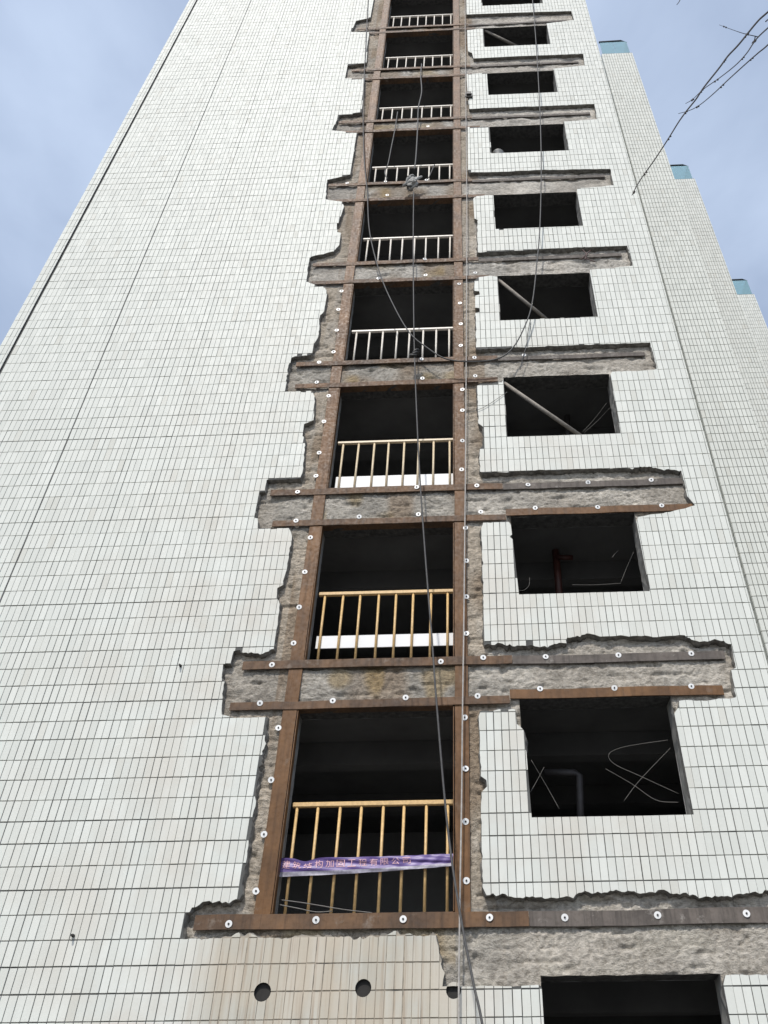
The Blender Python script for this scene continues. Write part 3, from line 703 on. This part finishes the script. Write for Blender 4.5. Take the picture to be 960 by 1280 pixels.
def bolt(u, v, parent, y=YS0, s=1.0, nut=True):
    x, z = xz(u, v, y); o = add_inst('bolt', washer_me, (x, y, z), parent, (random.gauss(0,.06), random.uniform(0,3), random.gauss(0,.06))); o.scale = (s, 1, s)
    if nut:
        n = bpy.data.objects.new('nut', nut_me); n.location = (0,0,0); n.parent = o; col.objects.link(n); n.rotation_euler = (0, random.uniform(0,3), 0)
ZLO, ZHI = 3.84, 29.9
for side, xa, xb, bolts in (('left', OL - 0.17, OL, [(348,910),(339,975),(330,1043),(320,1114),(388,672),(381,715),(374,759),(367,804),(411,495),(405,527),(399,566),(395,595),(427,364),(423,387),(421,413),(417,440)]),
                            ('right', OR_, OR_ + 0.16, [(581,897),(582,961),(582,1027),(583,1101),(582,660),(583,701),(583,746),(583,792),(578,487),(578,513),(578,551),(577,587),(574,355),(575,379),(576,405),(576,432)])):
    t = empty('steel_column', ((xa+xb)/2, YS0, ZLO), 'long brown steel angle column up the %s side of the balcony openings' % side, 'steel column', 'steel angle columns')
    q = MB(); q.plate(xa, xb, YS0, YS1 + 0.004, ZLO, ZHI, 'z', 0.0022, 0.4); q.build('face_plate', M_steel, t)
    for k in range(NF):
        q = MB(); xx = (OL + 0.007, OL + 0.017) if side == 'left' else (OR_ - 0.017, OR_ - 0.007)
        q.box(xx[0], xx[1], YS0 + 0.002, 0.15, ZB[k] + 0.012, ZT[k] - 0.012); q.build('return_flange', M_steel, t)
    for u, v in bolts: bolt(u, v, t, nut=v > 640 or True)
def strap(label, x0, x1, z0, z1, mat, bolts, y=0.036, flange=None, s=1.0, nut=True):
    t = empty('steel_strap', ((x0+x1)/2, y, z0), label, 'steel strap', 'steel straps along the beams')
    n = max(1, int((x1 - x0) / 0.5)); V = []; F = []
    q = MB(); q.plate(x0, x1, y, y + 0.013, z0, z1, 'x', 0.0035, 0.25); q.build('face_plate', mat, t)
    if flange:
        q = MB(); fz = flange; q.box(max(x0, OL) + 0.018, min(x1, OR_) - 0.018, y + 0.004, 0.17, fz[0], fz[1]); q.build('return_flange', mat, t)
    for u, v in bolts: bolt(u, v, t, y, s, nut)
    return t
hx = lambda u, v: xz(u, v, 0.04)[0]
UB = {0: [(286,1155),(395,1150),(504,1149),(612,1147)], 1: [(340,831),(551,827),(604,822)], 2: [(372,615),(521,609),(596,607)], 3: [(399,453),(527,449),(593,447)], 4: [(531,324)], 5: [(434,229),(482,227),(533,225)], 6: [], 7: [], 8: []}
UR = {0: [(706,1147),(822,1144),(933,1142)], 1: [(682,821),(773,819),(864,817)], 2: [(660,606),(735,603),(814,600)], 3: [(655,444)], 4: [], 5: [], 6: [], 7: [], 8: []}
LB = {1: [(325,879),(416,876),(507,872),(597,870)], 2: [(370,651),(449,646),(523,643),(601,640)], 3: [(396,478),(528,473),(594,470)], 4: [(473,348),(532,344),(594,341)], 5: [(484,244)], 6: [(535,158)], 7: [], 8: []}
LR = {1: [(675,861),(768,860),(864,858)], 2: [(669,635),(747,634),(827,632)]}
UX = {0: ((242,1158),(661,1145),(992,1140)), 1: ((303,834),(640,822),(907,822)), 2: ((338,616),(628,605),(853,598)), 3: ((370,457),(622,447),(806,441)), 4: ((392,327),(598,322),(777,318)), 5: ((411,229),(590,226),(756,219)), 6: ((424,150),(590,146),(737,138)), 7: ((440,87),(588,82),(722,72)), 8: ((447,31),(585,28),(707,18))}
LX = {1: ((287,885),(637,872)), 2: ((340,657),(632,641)), 3: ((369,482),(622,470)), 4: ((389,354),(612,343)), 5: ((409,250),(606,245)), 6: ((428,162),(600,160)), 7: ((436,96),(596,93)), 8: ((445,39),(594,36))}
HU = {0: 0.145, 1: 0.115, 2: 0.115}
for k in range(NF):
    h = HU.get(k, 0.105); zt = ZB[k] + 0.004; a, b_, c_ = (hx(*p_) for p_ in UX[k])
    bl = 'lowest beam' if k == 0 else 'beam under %s railing from bottom' % ORD[k]
    strap('brown steel strap along the top of the ' + bl, a, b_, zt - h, zt, M_wsteel, UB[k], flange=(zt - 0.010, zt), nut=True)
    zz = zt - 0.004 if k < 3 else zt - 0.03
    strap('grey steel strap on the right arm of the ' + bl, b_ + 0.004, c_, zz - h * (1 if k < 3 else 0.9), zz, M_gsteel, UR[k], y=0.046 if k < 3 else 0.052)
for k in range(1, NF):
    zt = ZT[k-1]; a, b_ = (hx(*p_) for p_ in LX[k])
    bl = 'beam under %s railing from bottom' % ORD[k]
    strap('brown steel strap along the foot of the ' + bl, a, b_, zt - 0.004, zt + 0.10, M_wsteel, LB[k], flange=(zt - 0.004, zt + 0.006))
    if k in LR:
        e0, e1 = ((637,868),(903,858)) if k == 1 else ((632,640),(866,630))
        w = WIN[k-1]; zz = w[3]
        strap('brown steel strap over the %s window from the bottom' % ORD[k], hx(*e0) + 0.004, hx(*e1), zz + 0.002, zz + 0.125, M_steel, LR[k], y=0.039)

# ------------------------------------------------------------------ balcony railings
NB = {0: 8, 1: 8, 2: 8, 3: 8, 4: 8, 5: 8, 6: 8, 7: 8, 8: 8}
RAILTOP = {0: (470,1002), 1: (490,739), 2: (490,551), 3: (500,412), 4: (505,297), 5: (510,208), 6: (520,134), 7: (525,71), 8: (527,20)}
YR = 0.235
for k in range(NF):
    mat = M_rail_tan if k < 2 else (M_rail_cream if k == 2 else M_rail_white)
    desc = {0: 'ochre balcony railing with a purple banner, in the lowest opening', 1: 'ochre balcony railing with a white board low on it, second from the bottom', 2: 'cream balcony railing with a white board at its foot, third from the bottom'}.get(k, 'white balcony railing of the %s opening' % nth(k))
    t = empty('balcony_railing', ((OL+OR_)/2, YR, ZB[k]), desc, 'railing', 'balcony railings')
    zt = at(*RAILTOP[k], YR)[2]; x0, x1 = OL + 0.05, OR_ - 0.012
    q = MB(); hh = 0.052 if k < 2 else 0.045; q.box(x0, x1, YR - 0.025, YR + 0.025, zt - hh, zt, bev=0.006); q.build('handrail', mat, t)
    foot = ZB[k] + 0.03
    if k >= 3:
        q = MB(); q.box(x0, x1, YR - 0.02, YR + 0.02, foot + 0.03, foot + 0.075, bev=0.005); q.build('bottom_rail', M_rail_white, t)
    r = 0.0165 if k < 3 else 0.0165
    q0 = x0 + (0.05 if k == 0 else 0.09); 
    for i in range(NB[k]):
        x = q0 + (x1 - 0.07 - q0) * i / (NB[k] - 1) + random.gauss(0, 0.006)
        q = MB(); q.tube([(x, YR, foot + (0.073 if k >= 3 else -0.02)), (x + random.gauss(0, 0.003), YR, zt - hh + 0.003)], r, 8); o_ = q.build('baluster', mat, t, smooth=True)
    if k in (1, 2):
        z0, z1 = (at(470, 808, YR)[2], at(470, 792.5, YR)[2]) if k == 1 else (at(490, 607, YR)[2], at(490, 593, YR)[2])
        q = MB(); q.box(x0 + 0.03, x1 + 0.002, YR + 0.018, YR + 0.03, z0, z1, bev=0.002); q.build('kick_board', M_board, t)

# purple banner tied along the lowest railing
m, nt, b = new_mat('purple_banner_cloth'); M_ban = m; p = pos(nt)
f = noise(nt, p, 9.0, 5, 0.6, (1, 1, 4)); sx = N(nt, 'ShaderNodeSeparateXYZ'); nt.links.new(p, sx.inputs[0])
c = mix(nt, ramp(nt, f, 0.35, 0.65), (0.085, 0.05, 0.20, 1), (0.17, 0.115, 0.31, 1)); nt.links.new(c, b.inputs['Base Color']); b.inputs['Roughness'].default_value = 0.42
M_char = simple('pink_print', (0.78, 0.47, 0.52), 0.5, var=0.15, scale=20); M_hem = simple('grey_lilac_hem', (0.40, 0.38, 0.45), 0.5, var=0.35, scale=30)
YB_ = YR - 0.055
ban = empty('banner', tuple(at(455, 1088, YB_)), 'crumpled purple cloth banner with pink characters tied across the lowest railing', 'banner')
def ban_pt(s, t):                           # s along 0..1, t across 0..1 (bottom to top)
    a = at(345, 1096.5, YB_); b2 = at(567, 1083, YB_); a2 = at(347, 1073, YB_); b3 = at(567, 1067, YB_)
    sag = -0.012 * math.sin(math.pi * s); pinch = 0.035 * math.exp(-((s - 0.16) / 0.05) ** 2)
    P = (a*(1-s) + b2*s) * (1-t) + (a2*(1-s) + b3*s) * t
    w = 0.6*(0.022*math.sin(9.5*t + 5*s) + 0.012*math.sin(17*t + 23*s) + 0.010*math.sin(31*s + 2*t) + 0.012*math.sin(14*s*s*3 - 6*t))
    return np.array([P[0], P[1] + 0.4*w - 0.01, P[2] + sag - pinch*(t > 0.6) + 0.25*w*math.sin(math.pi*t)])
ns, nt_ = 90, 14
V = [ban_pt(i/ns, 0.24 + 0.76*j/nt_) for i in range(ns+1) for j in range(nt_+1)]; n0 = len(V)
V += [ban_pt(i/ns, 0.24 + 0.76*j/nt_) + np.array([0, 0.004, 0]) for i in range(ns+1) for j in range(nt_+1)]
F = []
for i in range(ns):
    for j in range(nt_):
        q = (i*(nt_+1)+j, (i+1)*(nt_+1)+j, (i+1)*(nt_+1)+j+1, i*(nt_+1)+j+1); F.append(q); F.append(tuple(n0 + a for a in q[::-1]))
build('cloth', V, F, M_ban, ban, smooth=True)
V = [ban_pt(i/ns, 0.24*j/4) + np.array([0,-0.003,0]) for i in range(ns+1) for j in range(5)]; F = [(i*5+j, (i+1)*5+j, (i+1)*5+j+1, i*5+j+1) for i in range(ns) for j in range(4)]
build('hem', V, F, M_hem, ban, smooth=True)
TEXT = '建筑结构加固工程有限公司'
try:
    for n, ch in enumerate(TEXT):
        cu = bpy.data.curves.new('character', 'FONT'); cu.body = ch; cu.size = 1.0; cu.resolution_u = 2
        to = bpy.data.objects.new('character_tmp', cu); col.objects.link(to)
        dg = bpy.context.evaluated_depsgraph_get(); me = bpy.data.meshes.new_from_object(to.evaluated_get(dg)); bpy.data.objects.remove(to)
        if not len(me.vertices): continue
        co = np.array([v.co[:] for v in me.vertices]); lo, hi = co.min(0), co.max(0); sz = np.maximum(hi - lo, 1e-3)
        s0 = 0.03 + n * 0.062; ws = 0.046
        Vc = [ban_pt(s0 + ws * (c_[0]-lo[0])/sz[0], 0.42 + 0.44 * (c_[1]-lo[1])/sz[1]) + np.array([0, -0.0045, 0]) for c_ in co]
        Fc = [tuple(p_.vertices) for p_ in me.polygons]
        build('character', Vc, Fc, M_char, ban)
except Exception as ex: print('text failed', ex)

# ------------------------------------------------------------------ cables, cord, knots
def cable(name, label, cat, pts, r, mat, n=8, group='cables hanging in front of the facade'):
    P = [at(*p_) for p_ in pts]
    q = MB(); q.tube(crom(P, 8), r, n); return tag(q.build(name, mat, None, smooth=True), label, cat, group)
end = at(606, 1300, -0.9); 
q = MB(); P = [at(*p_) for p_ in ((517,240,-0.12),(516.5,300,-0.14),(517,380,-0.16),(518,440,-0.16),(521,520,-0.2),(525,600,-0.24),(532,700,-0.3),(540,800,-0.36),(545,870,-0.42),(556,1000,-0.5),(566,1085,-0.58),(580,1170,-0.7),(592,1230,-0.8),(606,1300,-0.92))]
P += [np.array([P[-1][0] + 0.16, -1.1, 1.5]), np.array([P[-1][0] + 0.42, -1.3, 0.25]), np.array([P[-1][0] + 0.9, -1.5, 0.02])]
q.tube(crom(P, 8), 0.0115, 8); tag(q.build('hanging_cable', M_cable, None, True), 'thick dark grey cable hanging straight down past all openings to the ground', 'cable', 'cables hanging in front of the facade')
cable('looped_cable', 'dark cable hanging in a wide loop from left column across to right windows', 'cable',
      [(462,-30,-0.02),(457,60,-0.03),(454,130,-0.04),(455,195,-0.07),(459,240,-0.10),(462,290,-0.12),(475,342,-0.14),(492,382,-0.16),(512,416,-0.17),(533,434,-0.17),(556,448,-0.16),(585,452,-0.15),(620,449,-0.15),(640,436,-0.16),(655,410,-0.17),(665,380,-0.18),(671,330,-0.18),(675,280,-0.18),(676.5,200,-0.18),(674,120,-0.2),(669,40,-0.2),(662,-40,-0.2)], 0.012, M_cable)
cable('pale_cord', 'thin pale cord running straight down beside the right steel column', 'cord', [(581,-40,-0.03),(582,100,-0.03),(583.5,250,-0.03),(583,400,-0.03),(582,560,-0.03),(580,760,-0.04),(578,900,-0.05),(577,1000,-0.05),(575,1120,-0.06),(573.5,1240,-0.07),(573,1420,-0.1)], 0.009, M_cord)
cable('hanging_cable', 'short grey cable hanging into the sixth opening from the bottom, left of the knot', 'cable', [(497,140,-0.02),(494,160,-0.04),(489,185,-0.05),(485,205,-0.04),(481,215,0.0),(484,224,0.0)], 0.013, M_cable)
cable('hanging_cable', 'grey cable from the seventh railing down to the rope knot', 'cable', [(527,80,-0.02),(526,95,-0.05),(527,115,-0.08),(523,135,-0.1),(522,160,-0.12),(520,195,-0.12),(518,212,-0.12)], 0.016, M_cable)
cable('hanging_cable', 'short thin cable leaning at the right end of the sixth railing', 'cable', [(543,206,0.1),(540,213,0.1),(536,222,0.1)], 0.012, M_cable)
cable('loose_wire', 'thin wire dangling over the fourth window sill from the loop', 'wire', [(663,400,-0.03),(660,415,-0.05),(658,432,-0.05),(654,445,-0.05),(650,462,-0.02)], 0.007, M_cable)
cable('loose_wire', 'thin pale wire drooping across tiles left of the third window', 'wire', [(634,490,-0.01),(622,498,-0.02),(610,506,-0.02),(598,512,-0.02),(583,516,-0.02)], 0.004, M_wire)
# pulley bundle where the cables meet
c0 = at(515, 229, -0.13)
kn = empty('rope_bundle', tuple(c0), 'pale grey bundle of knotted rope on the cable before the sixth beam', 'rope')
random.seed(21)
for i in range(4):
    a0 = random.uniform(-0.5, 0.5); q = MB(); ring = []
    for s in np.linspace(0, 2*math.pi, 25):
        v = Vector((0.11*math.cos(s), 0.03*math.sin(2*s), 0.15*math.sin(s))); v.rotate(Matrix.Rotation(a0, 3, 'Z') @ Matrix.Rotation(random.uniform(-.5,.5), 3, 'Y')); ring.append(c0 + np.array(v) + np.array([0,-0.03*i+0.05, 0.02*i]))
    q.tube(ring, 0.024, 7); q.build('rope_coil', M_cable if i == 1 else M_rope, kn, True)
q = MB(); q.box(c0[0]-0.04, c0[0]+0.04, c0[1]-0.06, c0[1]+0.05, c0[2]-0.02, c0[2]+0.24, bev=0.012); q.build('clamp', M_rope, kn)
q = MB(); q.tube([c0 + np.array([-0.18,0,-0.10]), c0 + np.array([-0.03,-0.02,0.05]), c0 + np.array([0.2,0,0.26])], [0.03,0.05,0.02], 7); q.build('rope_end', M_rope, kn, True)
c1 = at(518, 442, -0.16)
k2 = empty('cable_knot', tuple(c1), 'black knot of tape on the cable by the fourth railing', 'knot')
for i in range(3):
    q = MB(); ring = [c1 + np.array([0.045*math.cos(s) + 0.02*(i-1), 0.03*math.sin(s), 0.05*math.sin(s + i) + 0.03*(i-1)]) for s in np.linspace(0, 2*math.pi, 17)]; q.tube(ring, 0.02, 6); q.build('tape_loop', M_nut, k2, True)

# ------------------------------------------------------------------ things in the windows
def bar(name, label, cat, pts, r, mat, group=None, n=8):
    q = MB(); q.tube([at(*p_) for p_ in pts], r, n); return tag(q.build(name, mat, None, True), label, cat, group)
bar('timber_prop', 'grey pole leaning diagonally across the third window from the bottom', 'prop', [(630,479,0.12),(729,547,0.36)], 0.034, M_wood, 'props in window openings')
bar('timber_prop', 'grey pole leaning diagonally across the fourth window from the bottom', 'prop', [(623,350,0.12),(683,399,0.36)], 0.034, M_wood, 'props in window openings')
bar('timber_prop', 'pale plank leaning diagonally across the eighth window from the bottom', 'prop', [(605,38,0.12),(646,58,0.36)], 0.04, M_wood, 'props in window openings')
def wire(label, pts, r=0.0026):
    q = MB(); q.tube(crom([at(*p_) for p_ in pts], 6), r, 6); tag(q.build('bent_wire', M_wire, None, True), label, 'wire', 'bent wires in the windows')
wire('curved wire springing from the right side of the lowest full window', [(835,925,0.2),(800,930,0.3),(775,935,0.4),(761,943,0.4),(768,955,0.4),(800,970,0.3),(848,992,0.2)])
wire('straight wire leaning towards the right reveal of the lowest full window', [(780,1001,0.3),(800,975,0.3),(838,935,0.22)])
wire('lower bent wire at the right side of the lowest full window', [(848,1003,0.2),(820,1000,0.3),(790,980,0.4),(757,961,0.4)])
wire('wire leaning left in the lower left corner of the lowest full window', [(699,1011,0.3),(684,984,0.3),(664,950,0.2)])
wire('wire leaning right in the lower left corner of the lowest full window', [(663,990,0.2),(670,978,0.3),(680,959,0.3)])
wire('bent wire low in the second full window near its right side', [(776,728,0.3),(784,708,0.3),(792,690,0.2)])
wire('short bright wire in the middle of the second full window', [(765,697,0.4),(769,692,0.4),(773,688,0.4)])
wire('curled wire in the lower left corner of the second full window', [(662,722,0.3),(661,732,0.3),(654,738,0.3),(645,737,0.2)])
wire('wire lying near the sill of the second full window', [(715,731,0.4),(745,731,0.4),(776,729,0.3)])
wire('upper of two wires crossing low right in the third window', [(728,540,0.4),(742,525,0.4),(758,504,0.25)])
wire('lower of two wires crossing low right in the third window', [(730,541,0.4),(748,525,0.4),(762,510,0.25)])
wire('pale upper wire lying across the foot of the lowest railing', [(352,1125,0.12),(375,1128,0.12),(400,1132,0.12),(430,1137,0.12),(465,1141,0.14)], 0.005)
wire('pale lower wire lying across the foot of the lowest railing', [(350,1131,0.10),(375,1136,0.10),(395,1140,0.10),(415,1139,0.10)], 0.005)
def pipes(label, pts, r, mat):
    q = MB(); P = [at(*p_) for p_ in pts]; q.tube(P, r, 10); tag(q.build('water_pipe', mat, None, True), label, 'pipe', 'pipes inside the rooms')
pipes('red pipe with an elbow inside the second full window', [(640,681,1.2),(676,681,1.2),(690,681,1.2),(694,686,1.2),(697,715,1.2),(700,760,1.2)], 0.055, M_pipe)
pipes('short red branch pipe inside the second full window', [(695,696,1.15),(705,697,1.15),(716,697,1.15)], 0.04, M_pipe)
pipes('dark bent pipe inside the lowest full window', [(680,966,1.0),(718,966,1.0),(724,970,1.0),(725,1000,1.0),(726,1040,1.0)], 0.045, M_dpipe)
pipes('dark bent pipe inside the third window', [(675,513,1.2),(705,513,1.2),(709,518,1.2),(710,560,1.2)], 0.05, M_dpipe)
# bucket on the sill of the sixth window
bx = at(622, 189, 0.3); q = MB(); ring = [(0.0,0.10),(0.28,0.14)]
bk = empty('bucket', (bx[0], 0.2, WIN[5][2] + 0.01), 'small grey bucket on the sill of the sixth window from the bottom', 'bucket')
zb = WIN[5][2] + 0.01; q = MB(); q.tube([(bx[0],0.2,zb),(bx[0],0.2,zb+0.02),(bx[0],0.2,zb+0.30),(bx[0],0.2,zb+0.31)], [0.10,0.105,0.135,0.142], 16); q.build('pail', M_bucket, bk, True)
q = MB(); q.tube([(bx[0]-0.142,0.2,zb+0.29)] + [(bx[0]-0.142*math.cos(s), 0.2-0.06*math.sin(s), zb+0.29+0.10*math.sin(s)) for s in np.linspace(0.2,2.9,9)] + [(bx[0]+0.142,0.2,zb+0.29)], 0.006, 6); q.build('handle', M_wire, bk, True)
# small fixings on the tiles
for u, v, lab in ((226,833,'small black anchor pin in the tiles left of the second beam'), (92,1170,'small black anchor pin low on the left tiles')):
    x, z = xz(u, v); q = MB(); q.tube([(x,0.004,z),(x,-0.03,z)], 0.016, 8); q.tube([(x,-0.03,z),(x,-0.06,z-0.004)], 0.010, 8); tag(q.build('anchor_pin', M_nut), lab, 'pin', 'anchor pins in the tiles')
x, z = xz(586, 121); q = MB(); q.box(x-0.09, x+0.09, -0.05, 0.002, z-0.09, z+0.09, bev=0.01); q.box(x-0.06, x+0.06, -0.09, -0.045, z-0.03, z+0.09, bev=0.008)
tag(q.build('wall_bracket', M_nut), 'small dark bracket on the tiles left of the seventh window', 'bracket')
# twisted tie wire on the fifth beam
q = MB()
for pts in ([(728,312),(733,318),(731,325)], [(738,313),(732,319),(727,324)], [(731,322),(738,325),(744,327)]):
    q.tube(crom([at(u, v, 0.03) for u, v in pts], 5), 0.010, 6)
tag(q.build('tie_wire', M_pipe, None, True), 'scrap of rusty tie wire on the right arm of the fifth beam', 'wire')

# ------------------------------------------------------------------ bare tree at the right whose twigs reach into the picture
tree = empty('bare_tree', (4.6, -6.3, 0), 'bare tree twigs with small buds against the sky at the upper right', 'tree')
YT = -6.6
def tw(pts, r0, r1, n=7):
    P = crom([at(*p_) if len(p_) == 3 and p_[0] > 60 else np.array(p_) for p_ in pts], 6); q = MB()
    rr = [r0 + (r1 - r0) * i / (len(P) - 1) for i in range(len(P))]
    q.tube(P, rr, n)
    for p_ in [P[i_] for i_ in range(4, len(P)-2) if (i_ * 7919) % 11 < 2]:                                                # buds at the nodes
        q.tube([p_ + np.array([0.0,0,-0.010]), p_ + np.array([0.004,0.002,0.0]), p_ + np.array([0.001,0,0.012])], [0.002, max(r1, 0.003)*1.5+0.0015, 0.001], 6)
    return q
K1 = at(1075, -75, -6.6)
main_end = [(960,15),(946,28),(924,55),(910,70),(899,85),(880,109),(870,124),(858,139),(848,153),(835,174),(818,200),(803,221),(795,234),(790,244)]
tw([tuple(K1), (1010,-28,YT)] + [(u, v, YT) for u, v in main_end], 0.0075, 0.0022).build('branch', M_bark, tree, True)
tw([(1010,-28,YT), (985,12,YT+0.03), (962,33,YT+0.05), (948,46,YT+0.05), (941,55,YT+0.05), (933,67,YT+0.05), (920,81,YT+0.03), (900,97,YT+0.02), (880,111,YT), (866,124,YT), (857,129.5,YT)], 0.006, 0.0016).build('branch', M_bark, tree, True)
tw([tuple(K1), (1000,15,YT), (962,54,YT), (948,66,YT), (932,80,YT), (910,100,YT), (892,117,YT), (875,131,YT), (862,138,YT), (848,142,YT)], 0.006, 0.0015).build('branch', M_bark, tree, True)
tw([(947,46,YT+0.05), (943,45,YT+0.05), (930,42,YT+0.05), (915,37,YT+0.05), (899,31,YT+0.05)], 0.0035, 0.0012).build('twig', M_bark, tree, True)
tw([(944,46,YT+0.05), (943,50,YT+0.05), (940,54,YT+0.05)], 0.004, 0.003).build('twig', M_bark, tree, True)
tw([tuple(K1), (980,-90,YT), (890,-60,YT), (858,-20,YT), (850,0,YT), (846,6,YT)], 0.006, 0.0022).build('twig', M_bark, tree, True)
tw([(1010,-28,YT), (990,0,YT), (968,18,YT), (957,27,YT)], 0.007, 0.004).build('twig', M_bark, tree, True)
q = MB(); TR = [np.array(v) for v in ((4.6,-6.3,-0.05),(4.58,-6.32,1.2),(4.5,-6.35,2.6),(4.52,-6.3,4.0),(4.42,-6.3,5.4))]; q.tube(crom(TR, 6), list(np.linspace(0.14,0.075,len(crom(TR,6)))), 12); q.build('trunk', M_bark, tree, True)
rnd = random.Random(3)
def limb(pts, r0, r1):
    P = crom([np.array(p_) for p_ in pts], 6); q = MB(); q.tube(P, list(np.linspace(r0, r1, len(P))), 8); q.build('limb', M_bark, tree, True); return P
L1 = limb([TR[-1] + [0,0,-0.1], (4.1,-6.4,6.2), tuple((np.array([4.1,-6.4,6.2])*0.35 + K1*0.65) + np.array([0,0,0.35])), tuple(K1)], 0.055, 0.012)
Ls = [limb([TR[-1] + [0,0,-0.2], (4.7,-6.0,6.3), (5.0,-5.8,7.4), (5.1,-5.6,8.4)], 0.06, 0.012), limb([TR[3], (5.1,-6.6,4.9), (5.7,-6.8,5.8), (6.0,-6.9,6.8)], 0.05, 0.01), limb([TR[3] + [0,0,0.5], (4.5,-7.0,5.4), (4.7,-7.7,6.3), (4.8,-8.0,7.0)], 0.045, 0.01)]
for L_ in Ls:
    for i in range(5, len(L_), 2):
        a = L_[i]; d = np.array([rnd.uniform(0.0,.6), rnd.uniform(-.5,.5), rnd.uniform(.2,.7)])
        P = [a, a + d*0.5 + [0,0,0.05], a + d + [0,0,-0.05]]; q = MB(); q.tube(crom(P, 5), list(np.linspace(0.01,0.002,11)), 6); q.build('twig', M_bark, tree, True)

for o in list(bpy.data.objects):
    if '_w' in o: del o['_w']
